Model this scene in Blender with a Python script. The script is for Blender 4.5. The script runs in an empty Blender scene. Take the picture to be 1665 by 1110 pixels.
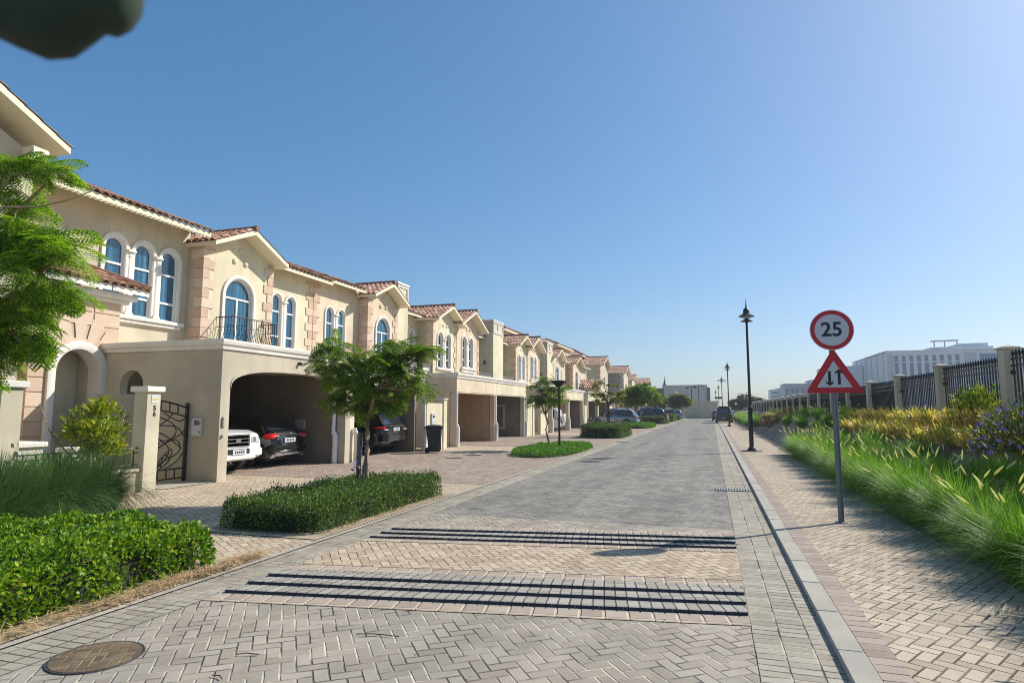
import bpy, math, random
import numpy as np
from mathutils import Vector, Matrix, Euler
from mathutils.geometry import tessellate_polygon
random.seed(7); RNG = np.random.default_rng(11)
S = bpy.context.scene
COL = S.collection
R = math.radians
# ------------------------------------------------------------------ camera
cd = bpy.data.cameras.new("camera"); cam = bpy.data.objects.new("camera", cd); COL.objects.link(cam)
cd.sensor_width = 36.0; cd.lens = 1016.0 / 1665.0 * 36.0
cam.location = (0, 0, 1.7); cam.rotation_euler = (R(90 + 6.179), 0, R(17.616))
cd.clip_start = 0.05; cd.clip_end = 6000
cd.dof.use_dof = True; cd.dof.focus_distance = 15.0; cd.dof.aperture_fstop = 5.0
S.camera = cam
# ------------------------------------------------------------------ world, sun, exposure
SUN_AZ, SUN_EL = 46.0, 37.0
W = bpy.data.worlds.new("World"); S.world = W; W.use_nodes = True
wt = W.node_tree; wt.nodes.clear()
sky = wt.nodes.new("ShaderNodeTexSky"); sky.sky_type = 'NISHITA'; sky.sun_disc = False
sky.sun_elevation = R(SUN_EL); sky.sun_rotation = R(SUN_AZ)
sky.altitude = 0; sky.air_density = 1.0; sky.dust_density = 1.1; sky.ozone_density = 6.0
bg = wt.nodes.new("ShaderNodeBackground"); bg.inputs[1].default_value = 0.148
wo = wt.nodes.new("ShaderNodeOutputWorld")
hs = wt.nodes.new("ShaderNodeHueSaturation"); hs.inputs["Saturation"].default_value = 1.22; hs.inputs["Hue"].default_value = 0.5
tn = wt.nodes.new("ShaderNodeMix"); tn.data_type = 'RGBA'; tn.blend_type = 'MULTIPLY'; tn.inputs[0].default_value = 1.0; tn.inputs[7].default_value = (0.92, 1.0, 1.07, 1)
wt.links.new(sky.outputs[0], hs.inputs["Color"]); wt.links.new(hs.outputs[0], tn.inputs[6]); gm = wt.nodes.new('ShaderNodeGamma'); gm.inputs[1].default_value = 0.71; wt.links.new(tn.outputs[2], gm.inputs[0]); wt.links.new(gm.outputs[0], bg.inputs[0]); wt.links.new(bg.outputs[0], wo.inputs[0])
sl = bpy.data.lights.new("sun", 'SUN'); sl.energy = 4.1; sl.angle = R(0.53); sl.color = (1.0, 0.95, 0.86)
sun = bpy.data.objects.new("sun", sl); COL.objects.link(sun)
sd = Vector((math.sin(R(SUN_AZ)) * math.cos(R(SUN_EL)), math.cos(R(SUN_AZ)) * math.cos(R(SUN_EL)), math.sin(R(SUN_EL))))
sun.rotation_euler = sd.to_track_quat('Z', 'Y').to_euler(); sun.location = (20, 20, 30)
S.view_settings.view_transform = 'Standard'; S.view_settings.look = 'None'
S.view_settings.exposure = 0.50; S.view_settings.gamma = 1.0
S.render.resolution_x = 1024; S.render.resolution_y = 682
S.cycles.max_bounces = 6; S.cycles.transparent_max_bounces = 12
S.cycles.use_denoising = True; S.cycles.denoiser = 'OPENIMAGEDENOISE'; S.cycles.denoising_input_passes = 'RGB_ALBEDO_NORMAL'; S.cycles.denoising_prefilter = 'NONE'
S.cycles.pixel_filter_type = 'BLACKMAN_HARRIS'; S.cycles.filter_width = 1.0

# ------------------------------------------------------------------ materials
def lin(c):
    return tuple(((x / 12.92) if x <= 0.04045 else ((x + 0.055) / 1.055) ** 2.4) for x in c)
class NT:
    def __init__(s, name):
        s.m = bpy.data.materials.new(name); s.m.use_nodes = True
        s.t = s.m.node_tree; s.b = s.t.nodes["Principled BSDF"]; s.out = s.t.nodes["Material Output"]
    def n(s, typ, **kw):
        x = s.t.nodes.new(typ)
        for k, v in kw.items(): setattr(x, k, v)
        return x
    def l(s, a, b): s.t.links.new(a, b)
    def put(s, sock, v):
        if hasattr(v, 'links') or isinstance(v, bpy.types.NodeSocket): s.l(v, sock)
        else:
            if isinstance(v, (tuple, list)) and len(v) == 3 and len(sock.default_value) == 4: v = tuple(v) + (1,)
            sock.default_value = v
    def math(s, op, a, b=0.0, c=0.0, clamp=False):
        x = s.n("ShaderNodeMath", operation=op); x.use_clamp = clamp
        s.put(x.inputs[0], a); s.put(x.inputs[1], b); s.put(x.inputs[2], c)
        return x.outputs[0]
    def mix(s, f, a, b, blend='MIX'):
        x = s.n("ShaderNodeMix", data_type='RGBA', blend_type=blend)
        s.put(x.inputs[0], f); s.put(x.inputs[6], a); s.put(x.inputs[7], b)
        return x.outputs[2]
    def pos(s): return s.n("ShaderNodeNewGeometry").outputs["Position"]
    def obj(s): return s.n("ShaderNodeTexCoord").outputs["Object"]
    def noise(s, vec, scale, detail=3.0, rough=0.55, col=False):
        x = s.n("ShaderNodeTexNoise"); s.l(vec, x.inputs["Vector"])
        x.inputs["Scale"].default_value = scale; x.inputs["Detail"].default_value = detail; x.inputs["Roughness"].default_value = rough
        return x.outputs["Color" if col else "Fac"]
    def ramp(s, f, stops):
        x = s.n("ShaderNodeValToRGB"); e = x.color_ramp.elements
        while len(e) < len(stops): e.new(0.5)
        for i, (p, c) in enumerate(stops):
            e[i].position = p; e[i].color = (c if isinstance(c, (tuple, list)) else (c, c, c)) + ((1,) if not isinstance(c, (tuple, list)) or len(c) == 3 else ())
        s.put(x.inputs[0], f); return x.outputs[0]
    def bump(s, h, dist=0.01, strength=1.0):
        x = s.n("ShaderNodeBump"); x.inputs["Distance"].default_value = dist; x.inputs["Strength"].default_value = strength
        s.l(h, x.inputs["Height"]); s.l(x.outputs[0], s.b.inputs["Normal"])
    def set(s, col=None, rough=None, metal=None, spec=None, coat=None):
        if col is not None: s.put(s.b.inputs["Base Color"], col)
        if rough is not None: s.put(s.b.inputs["Roughness"], rough)
        if metal is not None: s.b.inputs["Metallic"].default_value = metal
        if spec is not None: s.b.inputs["Specular IOR Level"].default_value = spec
        if coat is not None:
            s.b.inputs["Coat Weight"].default_value = coat; s.b.inputs["Coat Roughness"].default_value = 0.04
        return s.m

def stucco(name, c, var=0.1, sc=14):
    s = NT(name); p = s.pos()
    n1 = s.noise(p, 0.8, 5); n2 = s.noise(p, 60, 2)
    st = s.n("ShaderNodeMapping"); s.l(p, st.inputs[0]); st.inputs["Scale"].default_value = (2.2, 2.2, 0.22)
    n3 = s.noise(st.outputs[0], 1.0, 4)
    dark = tuple(x * (1 - 2.0 * var) for x in c); lite = tuple(min(1, x * (1 + .6 * var)) for x in c)
    col = s.ramp(n1, [(0.3, dark), (0.7, lite)])
    col = s.mix(s.math('MULTIPLY', s.ramp(n3, [(0.46, 0.0), (0.70, 1.0)]), 0.36), col, tuple(x * .62 for x in c))
    s.bump(n2, 0.004, 0.5)
    return s.set(col, 0.9, spec=0.2)
def plain(name, c, rough=0.6, metal=0.0, spec=0.5, coat=None, var=0.06, sc=9):
    s = NT(name); n = s.noise(s.obj(), sc, 4)
    col = s.ramp(n, [(0.3, tuple(x * (1 - var) for x in c)), (0.7, tuple(min(1, x * (1 + var)) for x in c))])
    return s.set(col, rough, metal, spec, coat)
def leafmat(name, stops, trans=0.35, rough=0.5):
    s = NT(name)
    g = s.n("ShaderNodeNewGeometry")
    n = s.noise(g.outputs["Position"], 1.7, 2)
    f = s.math('ADD', s.math('MULTIPLY', g.outputs["Random Per Island"], 0.72), s.math('MULTIPLY', s.math('SUBTRACT', n, 0.22), 0.5), clamp=True)
    col = s.ramp(f, stops)
    s.set(col, rough, spec=0.35)
    tr = s.n("ShaderNodeBsdfTranslucent"); s.l(s.mix(1.0, col, (1.15, 1.25, 0.6), 'MULTIPLY'), tr.inputs[0])
    mx = s.n("ShaderNodeMixShader"); mx.inputs[0].default_value = trans
    s.l(s.b.outputs[0], mx.inputs[1]); s.l(tr.outputs[0], mx.inputs[2]); s.l(mx.outputs[0], s.out.inputs[0])
    return s.m
def pavers(name, cols, joint, bw=0.2, bl=None, rot=0.0, pattern='herring', jw=0.045, stain=0.25, dark=None, rough=0.85, bump=0.012, off=(0, 0), tracks=0.0):
    """cols: list of 3 brick colours; bw = module (brick = 2*bw x bw for herringbone)."""
    s = NT(name)
    mp = s.n("ShaderNodeMapping"); s.l(s.pos(), mp.inputs[0]); mp.inputs["Rotation"].default_value = (0, 0, R(rot)); mp.inputs["Location"].default_value = (off[0], off[1], 0)
    wob = s.noise(mp.outputs[0], 3.0, 2, col=True)
    wv = s.n("ShaderNodeVectorMath", operation='MULTIPLY_ADD'); s.l(wob, wv.inputs[0]); wv.inputs[1].default_value = (0.012, 0.012, 0); s.l(mp.outputs[0], wv.inputs[2])
    sp = s.n("ShaderNodeSeparateXYZ"); s.l(wv.outputs[0], sp.inputs[0])
    M = s.math
    if pattern == 'herring':
        x = M('DIVIDE', sp.outputs[0], bw); y = M('DIVIDE', sp.outputs[1], bw)
        i = M('FLOOR', x); j = M('FLOOR', y); fx = M('SUBTRACT', x, i); fy = M('SUBTRACT', y, j)
        k = M('FLOORED_MODULO', M('SUBTRACT', i, j), 4.0)
        e = [M('COMPARE', k, float(q), 0.1) for q in range(4)]
        dl = M('ADD', fx, e[1]); dr = M('ADD', M('SUBTRACT', 1.0, fx), e[0])
        db = M('ADD', fy, e[2]); dt = M('ADD', M('SUBTRACT', 1.0, fy), e[3])
        d = M('MINIMUM', M('MINIMUM', dl, dr), M('MINIMUM', db, dt))
        bi = M('SUBTRACT', i, e[1]); bj = M('SUBTRACT', j, e[2])
    else:
        bl = bl or bw
        x = M('DIVIDE', sp.outputs[0], bl); y = M('DIVIDE', sp.outputs[1], bw)
        i = M('FLOOR', x)
        if pattern == 'running': y = M('ADD', y, M('MULTIPLY', M('FLOORED_MODULO', i, 2.0), 0.5))
        j = M('FLOOR', y); fx = M('SUBTRACT', x, i); fy = M('SUBTRACT', y, j)
        dx = M('MULTIPLY', M('MINIMUM', fx, M('SUBTRACT', 1.0, fx)), bl / bw)
        d = M('MINIMUM', dx, M('MINIMUM', fy, M('SUBTRACT', 1.0, fy)))
        bi, bj = i, j
    cb = s.n("ShaderNodeCombineXYZ"); s.l(bi, cb.inputs[0]); s.l(bj, cb.inputs[1])
    wn = s.n("ShaderNodeTexWhiteNoise", noise_dimensions='2D'); s.l(cb.outputs[0], wn.inputs["Vector"])
    col = s.ramp(wn.outputs[0], [(0.05, cols[0]), (0.5, cols[1]), (0.95, cols[2])])
    p = s.pos(); big = s.noise(p, 0.55, 5, 0.6); med = s.noise(p, 4.0, 4, 0.6); fine = s.noise(p, 90, 2)
    col = s.mix(M('MULTIPLY', s.ramp(big, [(0.42, 0.0), (0.72, 1.0)]), stain), col, dark or tuple(c * .45 for c in cols[1]))
    col = s.mix(M('MULTIPLY', s.ramp(med, [(0.5, 0.0), (0.8, 1.0)]), stain * .9), col, tuple(min(1, c * 1.3) for c in cols[2]))
    if tracks:
        tm_ = s.n("ShaderNodeMapping"); s.l(p, tm_.inputs[0]); tm_.inputs["Scale"].default_value = (1.3, 0.07, 1)
        col = s.mix(M('MULTIPLY', s.ramp(s.noise(tm_.outputs[0], 1.0, 4, .65), [(0.45, 0.0), (0.66, 1.0)]), tracks), col, tuple(c * .5 for c in cols[0]))
        sp_ = s.noise(p, 1.7, 2, .4); col = s.mix(M('MULTIPLY', s.ramp(sp_, [(0.70, 0.0), (0.76, 1.0)]), tracks * 1.3), col, tuple(c * .35 for c in cols[0]))
    col = s.mix(0.16, col, s.ramp(fine, [(0.3, 0.25), (0.7, 0.8)]), 'OVERLAY')
    jf = s.n("ShaderNodeMapRange"); jf.interpolation_type = 'SMOOTHSTEP'; s.l(d, jf.inputs[0])
    jf.inputs[1].default_value = jw * 0.6; jf.inputs[2].default_value = jw * 1.9; jf.inputs[3].default_value = 1; jf.inputs[4].default_value = 0
    jn = s.noise(p, 2.3, 3)
    jc = s.mix(s.ramp(jn, [(0.42, 0.0), (0.62, 1.0)]), joint[0], joint[1])
    col = s.mix(jf.outputs[0], col, jc)
    h = M('SUBTRACT', M('MULTIPLY', fine, 0.1), jf.outputs[0])
    s.bump(M('ADD', h, M('MULTIPLY', wn.outputs[0], 0.25)), bump, 0.8)
    return s.set(col, rough, spec=0.3)

M = {}
def mk():
    M['cream'] = stucco('cream_stucco', (0.62, 0.555, 0.415))
    M['yellow'] = stucco('pale_yellow_stucco', (0.72, 0.645, 0.46))
    M['pinkst'] = stucco('peach_stucco', (0.72, 0.59, 0.43))
    M['beige'] = stucco('beige_stucco', (0.55, 0.485, 0.37))
    M['ochre'] = stucco('ochre_stucco', (0.52, 0.37, 0.225))
    M['grey'] = stucco('grey_shade_stucco', (0.33, 0.30, 0.25))  # grey with shade put in, for garden side wall and entrance block
    M['trim'] = stucco('white_trim', (0.80, 0.76, 0.69), 0.06)
    M['fascia'] = plain('cream_fascia', (0.74, 0.66, 0.48), 0.6)
    s = NT('pink_quoin_stone'); n = s.noise(s.pos(), 3.1, 5); isl = s.n("ShaderNodeNewGeometry").outputs["Random Per Island"]
    f = s.math('ADD', s.math('MULTIPLY', n, .5), s.math('MULTIPLY', isl, .5))
    s.bump(s.noise(s.pos(), 30, 4), 0.01, 0.6)
    M['stone'] = s.set(s.ramp(f, [(0.2, (0.53, 0.375, 0.27)), (0.5, (0.62, 0.47, 0.35)), (0.8, (0.68, 0.54, 0.42))]), 0.9, spec=.2)
    s = NT('roof_tile'); isl = s.n("ShaderNodeNewGeometry").outputs["Random Per Island"]; p = s.pos()
    ms = s.n("ShaderNodeVectorMath", operation='SNAP'); s.l(p, ms.inputs[0]); ms.inputs[1].default_value = (0.24, 0.24, 0.14)
    w = s.n("ShaderNodeTexWhiteNoise"); s.l(ms.outputs[0], w.inputs["Vector"])
    f = s.math('ADD', s.math('MULTIPLY', w.outputs[0], .6), s.math('MULTIPLY', s.noise(p, 0.9, 3), .4))
    M['tile'] = s.set(s.ramp(f, [(0.15, (0.25, 0.125, 0.085)), (0.4, (0.38, 0.205, 0.135)), (0.6, (0.49, 0.30, 0.21)), (0.85, (0.60, 0.44, 0.335))]), 0.85, spec=.25)
    M['tiledark'] = plain('ridge_tile', (0.24, 0.115, 0.08), 0.85)
    s = NT('window_glass'); p = s.pos()
    st = s.n("ShaderNodeMapping"); s.l(p, st.inputs[0]); st.inputs["Scale"].default_value = (6, 6, 0.15)
    n = s.noise(st.outputs[0], 1.4, 3)
    s.bump(s.noise(p, 1.1, 2), 0.02, 0.25)
    M['glass'] = s.set(s.ramp(n, [(0.32, (0.006, 0.04, 0.085)), (0.52, (0.014, 0.10, 0.18)), (0.66, (0.05, 0.17, 0.26)), (0.8, (0.14, 0.27, 0.34))]), 0.06, spec=0.9)
    M['glassdark'] = plain('dark_window_glass', (0.02, 0.03, 0.04), 0.06, spec=0.8)
    M['glassblue'] = plain('blue_curtain_glass', (0.05, 0.14, 0.27), 0.08, spec=0.8)
    M['white'] = plain('white_window_frame', (0.78, 0.78, 0.76), 0.4, var=.03)
    M['black'] = plain('black_metal', (0.018, 0.018, 0.02), 0.4, spec=.5, var=.2)
    M['pipe'] = plain('white_downpipe', (0.82, 0.80, 0.76), 0.45, var=.04)
    M['darkbrown'] = plain('dark_brown_paint', (0.12, 0.105, 0.09), 0.9)  # dark brown colour of the terrace screens
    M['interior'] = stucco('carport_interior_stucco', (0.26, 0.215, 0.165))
    M['graybox'] = plain('grey_meter_box', (0.42, 0.42, 0.38), 0.45)
    M['plastic'] = plain('black_plastic', (0.02, 0.021, 0.024), 0.45, spec=.4, var=.15)
    M['rubber'] = plain('tyre_rubber', (0.02, 0.02, 0.02), 0.85, var=.15)
    M['rim'] = plain('alloy_rim', (0.5, 0.5, 0.52), 0.3, 0.8)
    M['chrome'] = plain('chrome', (0.72, 0.72, 0.74), 0.15, 0.95)
    M['carwhite'] = plain('white_car_paint', (0.76, 0.76, 0.74), 0.3, coat=1.0, var=.02)
    M['carblack'] = plain('black_car_paint', (0.006, 0.006, 0.008), 0.22, coat=1.0, var=.05)
    M['carnavy'] = plain('dark_navy_car_paint', (0.014, 0.018, 0.035), 0.25, coat=1.0, var=.05)
    M['carblue'] = plain('silver_blue_car_paint', (0.22, 0.27, 0.36), 0.3, 0.55, coat=1.0, var=.03)
    M['carsilver'] = plain('grey_car_paint', (0.34, 0.34, 0.35), 0.3, 0.5, coat=1.0, var=.03)
    M['caryellow'] = plain('yellow_car_paint', (0.72, 0.50, 0.05), 0.3, coat=1.0, var=.03)
    M['red'] = plain('red_lamp_plastic', (0.75, 0.015, 0.02), 0.2, spec=.7)
    M['lampglass'] = plain('clear_lamp_plastic', (0.60, 0.62, 0.64), 0.12, spec=.8)
    M['signred'] = plain('sign_red', (0.56, 0.012, 0.02), 0.45, var=.04)
    M['signwhite'] = plain('sign_white', (0.60, 0.60, 0.62), 0.5, var=.04)
    M['signblack'] = plain('sign_black', (0.012, 0.012, 0.014), 0.5)
    M['post'] = plain('grey_galvanised_post', (0.16, 0.18, 0.19), 0.5, 0.4)
    M['kerb'] = stucco('concrete_kerb', (0.47, 0.43, 0.36), 0.12)
    M['bark'] = None
    s = NT('tree_bark'); p = s.obj(); n = s.noise(p, 9, 5)
    s.bump(n, 0.02, 0.7); M['bark'] = s.set(s.ramp(n, [(0.3, (0.24, 0.16, 0.10)), (0.7, (0.46, 0.34, 0.23))]), 0.9, spec=.2)
    M['barkred'] = plain('reddish_stem', (0.16, 0.075, 0.045), 0.85, var=.3)
    M['frond'] = leafmat('feathery_tree_leaf', [(0.1, (0.04, 0.10, 0.012)), (0.4, (0.13, 0.24, 0.022)), (0.7, (0.25, 0.38, 0.035)), (0.93, (0.50, 0.50, 0.09)), (0.99, (0.40, 0.27, 0.10))], 0.45)
    M['frondnear'] = leafmat('bright_feathery_leaf', [(0.1, (0.04, 0.12, 0.010)), (0.4, (0.15, 0.31, 0.02)), (0.7, (0.33, 0.48, 0.04)), (0.94, (0.58, 0.60, 0.09)), (0.99, (0.50, 0.36, 0.10))], 0.52)
    M['frondyel'] = leafmat('yellowing_tree_leaf', [(0.1, (0.08, 0.11, 0.02)), (0.5, (0.17, 0.19, 0.03)), (0.95, (0.34, 0.28, 0.07))], 0.4)
    M['hedge1'] = leafmat('bright_hedge_leaf', [(0.06, (0.04, 0.11, 0.008)), (0.4, (0.11, 0.23, 0.012)), (0.7, (0.23, 0.37, 0.02)), (0.94, (0.45, 0.50, 0.03)), (0.99, (0.38, 0.26, 0.10))], 0.35, 0.42)
    M['hedge2'] = leafmat('dark_hedge_leaf', [(0.08, (0.035, 0.06, 0.016)), (0.5, (0.09, 0.155, 0.03)), (0.95, (0.19, 0.29, 0.05))], 0.3, 0.5)
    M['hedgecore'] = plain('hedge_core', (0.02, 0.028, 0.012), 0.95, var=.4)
    M['grass'] = leafmat('fountain_grass_blade', [(0.05, (0.07, 0.17, 0.014)), (0.5, (0.145, 0.31, 0.025)), (0.8, (0.23, 0.40, 0.04)), (0.93, (0.38, 0.44, 0.12)), (0.99, (0.50, 0.38, 0.20))], 0.42)
    M['grassdk'] = leafmat('dull_long_grass_blade', [(0.08, (0.035, 0.085, 0.025)), (0.5, (0.075, 0.15, 0.045)), (0.85, (0.13, 0.22, 0.06)), (0.98, (0.30, 0.27, 0.12))], 0.35)
    M['lawn'] = leafmat('groundcover_leaf', [(0.1, (0.05, 0.15, 0.012)), (0.5, (0.10, 0.25, 0.02)), (0.95, (0.18, 0.36, 0.03))], 0.35)
    M['plume'] = leafmat('cream_seed_plume', [(0.1, (0.74, 0.66, 0.48)), (0.9, (0.86, 0.80, 0.64))], 0.55)
    M['yleaf'] = leafmat('yellow_strap_leaf', [(0.04, (0.20, 0.28, 0.03)), (0.25, (0.48, 0.46, 0.06)), (0.5, (0.80, 0.64, 0.16)), (0.75, (0.66, 0.38, 0.16)), (0.97, (0.40, 0.20, 0.08))], 0.45)
    M['brleaf'] = leafmat('brown_dry_leaf', [(0.1, (0.07, 0.035, 0.015)), (0.5, (0.14, 0.075, 0.03)), (0.95, (0.24, 0.14, 0.06))], 0.2)
    M['crleaf'] = leafmat('yellow_green_shrub_leaf', [(0.1, (0.08, 0.15, 0.015)), (0.5, (0.26, 0.33, 0.03)), (0.95, (0.66, 0.58, 0.05))], 0.35)
    M['purple'] = plain('purple_petal', (0.36, 0.23, 0.52), 0.7, var=.3)
    M['ruell'] = leafmat('ruellia_leaf', [(0.1, (0.03, 0.055, 0.02)), (0.5, (0.075, 0.12, 0.035)), (0.95, (0.17, 0.21, 0.08))], 0.3)
    M['straw'] = plain('dry_straw', (0.52, 0.36, 0.19), 0.9, var=.4, sc=40)
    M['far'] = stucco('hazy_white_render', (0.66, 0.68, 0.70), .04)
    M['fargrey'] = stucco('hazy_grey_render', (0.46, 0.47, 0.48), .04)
    M['fardark'] = plain('dark_cladding', (0.10, 0.115, 0.13), .7)
    M['farscreen'] = plain('patterned_screen_panel', (0.42, 0.45, 0.49), .8, var=.3, sc=3)
    M['shadecloth'] = plain('dark_green_shade_cloth', (0.045, 0.065, 0.06), .95, var=.25, sc=2)
    m_ = M['shadecloth'].node_tree; tb_ = m_.nodes.new("ShaderNodeBsdfTransparent"); mx_ = m_.nodes.new("ShaderNodeMixShader"); mx_.inputs[0].default_value = 0.48
    m_.links.new(m_.nodes["Principled BSDF"].outputs[0], mx_.inputs[1]); m_.links.new(tb_.outputs[0], mx_.inputs[2]); m_.links.new(mx_.outputs[0], m_.nodes["Material Output"].inputs[0])
    M['flap'] = plain('dark_green_fabric', (0.018, 0.035, 0.022), 0.9, var=.35, sc=18)
    # ground
    M['road'] = pavers('grey_road_pavers', [(0.335, 0.285, 0.22), (0.385, 0.33, 0.26), (0.435, 0.375, 0.30)], [(0.13, 0.11, 0.09), (0.66, 0.58, 0.44)], 0.1, rot=-37, stain=.34, dark=(0.19, 0.185, 0.18), jw=.05, tracks=.35)
    M['roadfar'] = pavers('dark_grey_road_pavers', [(0.22, 0.20, 0.17), (0.268, 0.245, 0.208), (0.33, 0.30, 0.255)], [(0.08, 0.08, 0.075), (0.42, 0.38, 0.31)], 0.1, rot=-37, stain=.45, dark=(0.12, 0.122, 0.125), jw=.05, tracks=.5)
    M['table'] = pavers('beige_crossing_pavers', [(0.42, 0.32, 0.22), (0.52, 0.405, 0.285), (0.59, 0.47, 0.34)], [(0.10, 0.07, 0.05), (0.38, 0.28, 0.18)], 0.1, rot=-37, stain=.2)
    M['side'] = pavers('beige_pavement_pavers', [(0.40, 0.32, 0.225), (0.48, 0.385, 0.28), (0.56, 0.455, 0.335)], [(0.07, 0.055, 0.04), (0.28, 0.21, 0.14)], 0.1, rot=32, stain=.3)
    M['drive'] = pavers('beige_drive_pavers', [(0.44, 0.345, 0.24), (0.52, 0.415, 0.295), (0.60, 0.49, 0.36)], [(0.10, 0.075, 0.055), (0.38, 0.28, 0.18)], 0.1, rot=35, stain=.22)
    M['drivered'] = pavers('reddish_drive_pavers', [(0.30, 0.225, 0.17), (0.37, 0.285, 0.22), (0.44, 0.35, 0.275)], [(0.09, 0.065, 0.05), (0.30, 0.22, 0.15)], 0.1, rot=35, stain=.35)
    M['gutter'] = pavers('grey_band_pavers', [(0.33, 0.285, 0.22), (0.39, 0.34, 0.265), (0.45, 0.395, 0.315)], [(0.10, 0.09, 0.07), (0.62, 0.54, 0.40)], 0.1, 0.2, pattern='stack', jw=.05, stain=.35, off=(-.24, 0), tracks=.25)
    M['redband'] = pavers('pink_band_pavers', [(0.31, 0.24, 0.19), (0.37, 0.29, 0.23), (0.43, 0.34, 0.275)], [(0.12, 0.09, 0.07), (0.42, 0.35, 0.26)], 0.13, 0.22, pattern='stack', jw=.04, stain=.25, off=(-.94, 0))
    M['redcross'] = pavers('pink_cross_pavers', [(0.35, 0.275, 0.215), (0.41, 0.325, 0.255), (0.47, 0.38, 0.30)], [(0.55, 0.45, 0.30), (0.55, 0.45, 0.30)], 0.3, 0.2, rot=-9.5, pattern='stack', jw=.03, stain=.12)
    M['ridge'] = pavers('grey_rumble_pavers', [(0.31, 0.28, 0.23), (0.36, 0.33, 0.275), (0.41, 0.38, 0.32)], [(0.14, 0.13, 0.11), (0.2, 0.19, 0.15)], 0.4, 0.1, rot=-9.5, pattern='stack', jw=.015, stain=.2)
    M['ridgeface'] = plain('painted_shade_paver_edge', (0.045, 0.035, 0.05), .8, var=.3)  # near-black stands in for shade on the ridges' camera-facing fronts
    s = NT('sand'); p = s.pos(); n = s.noise(p, 1.5, 6)
    M['sand'] = s.set(s.ramp(n, [(0.3, (0.36, 0.29, 0.20)), (0.7, (0.48, 0.40, 0.29))]), .95, spec=.1)
    s = NT('mulch_soil'); p = s.pos(); v = s.n("ShaderNodeTexVoronoi"); v.inputs["Scale"].default_value = 22; s.l(p, v.inputs[0])
    n = s.noise(p, 5, 6)
    c = s.ramp(v.outputs["Color"], [(0.1, (0.20, 0.15, 0.115)), (0.5, (0.34, 0.27, 0.215)), (0.9, (0.50, 0.41, 0.33))])
    c = s.mix(s.math('MULTIPLY', n, .6), c, (0.34, 0.27, 0.21)); s.bump(s.math('ADD', v.outputs["Distance"], n), 0.05, .9)
    M['mulch'] = s.set(c, .95, spec=.1)
mk()

# ------------------------------------------------------------------ mesh helpers
class MB:
    def __init__(s): s.v = []; s.f = []
    def add(s, v, f):
        o = len(s.v); s.v.extend([tuple(p) for p in v]); s.f.extend([tuple(i + o for i in q) for q in f]); return s
    def box(s, x0, x1, y0, y1, z0, z1):
        v = [(x0, y0, z0), (x1, y0, z0), (x1, y1, z0), (x0, y1, z0), (x0, y0, z1), (x1, y0, z1), (x1, y1, z1), (x0, y1, z1)]
        return s.add(v, [(0, 3, 2, 1), (4, 5, 6, 7), (0, 1, 5, 4), (1, 2, 6, 5), (2, 3, 7, 6), (3, 0, 4, 7)])
    def bevbox(s, x0, x1, y0, y1, z0, z1, b=.02):
        # box with chamfered vertical and horizontal edges (rings)
        def ring(i, z): return [(x0 + i + b, y0 + i, z), (x1 - i - b, y0 + i, z), (x1 - i, y0 + i + b, z), (x1 - i, y1 - i - b, z), (x1 - i - b, y1 - i, z), (x0 + i + b, y1 - i, z), (x0 + i, y1 - i - b, z), (x0 + i, y0 + i + b, z)]
        rs = [ring(b, z0), ring(0, z0 + b), ring(0, z1 - b), ring(b, z1)]
        return s.loft(rs, True, True)
    def loft(s, rings, cap=True, closed=True):
        n = len(rings[0]); v = [p for r in rings for p in r]; f = []
        for i in range(len(rings) - 1):
            for j in range(n if closed else n - 1):
                a = i * n + j; b = i * n + (j + 1) % n
                f.append((a, b, b + n, a + n))
        if cap and closed:
            f.append(tuple(range(n))[::-1]); f.append(tuple(range((len(rings) - 1) * n, len(rings) * n)))
        return s.add(v, f)
    def tube(s, pts, rad, n=6, cap=True):
        pts = [Vector(p) for p in pts]; rs = rad if isinstance(rad, (list, tuple)) else [rad] * len(pts)
        rings = []; up = Vector((0, 0, 1))
        for i, p in enumerate(pts):
            d = (pts[min(i + 1, len(pts) - 1)] - pts[max(i - 1, 0)])
            if d.length < 1e-9: d = Vector((0, 0, 1))
            d.normalize(); a = d.cross(up)
            if a.length < .05: a = d.cross(Vector((1, 0, 0)))
            a.normalize(); b = a.cross(d).normalized()
            rings.append([tuple(p + (a * math.cos(t) + b * math.sin(t)) * rs[i]) for t in [2 * math.pi * k / n for k in range(n)]])
        return s.loft(rings, cap, True)
    def lathe(s, prof, c=(0, 0, 0), n=16):
        rings = [[(c[0] + r * math.cos(2 * math.pi * k / n), c[1] + r * math.sin(2 * math.pi * k / n), c[2] + z) for k in range(n)] for r, z in prof]
        return s.loft(rings, True, True)
    def plate(s, outer, holes, d0, d1, fr):
        """extruded polygon with holes. fr maps (u,v,w)->xyz"""
        loops = [outer] + list(holes)
        tri = tessellate_polygon([[Vector((p[0], p[1], 0)) for p in L] for L in loops])
        flat = [p for L in loops for p in L]; n = len(flat)
        v = [fr(p[0], p[1], d1) for p in flat] + [fr(p[0], p[1], d0) for p in flat]
        f = []
        for t in tri:
            a, b, c = [flat[i] for i in t]
            ar = (b[0] - a[0]) * (c[1] - a[1]) - (b[1] - a[1]) * (c[0] - a[0])
            t = tuple(t) if ar > 0 else tuple(t)[::-1]
            f.append(t); f.append(tuple(i + n for i in t[::-1]))
        o = 0
        for L in loops:
            m = len(L); ar = sum(L[i][0] * L[(i + 1) % m][1] - L[(i + 1) % m][0] * L[i][1] for i in range(m))
            ccw = ar > 0
            if L is not outer: ccw = not ccw
            for i in range(m):
                a = o + i; b = o + (i + 1) % m
                if L is outer: q = (a, a + n, b + n, b) if ccw else (a, b, b + n, a + n)
                else: q = (a, a + n, b + n, b) if ccw else (a, b, b + n, a + n)
                f.append(q)
            o += m
        return s.add(v, f)
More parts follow.
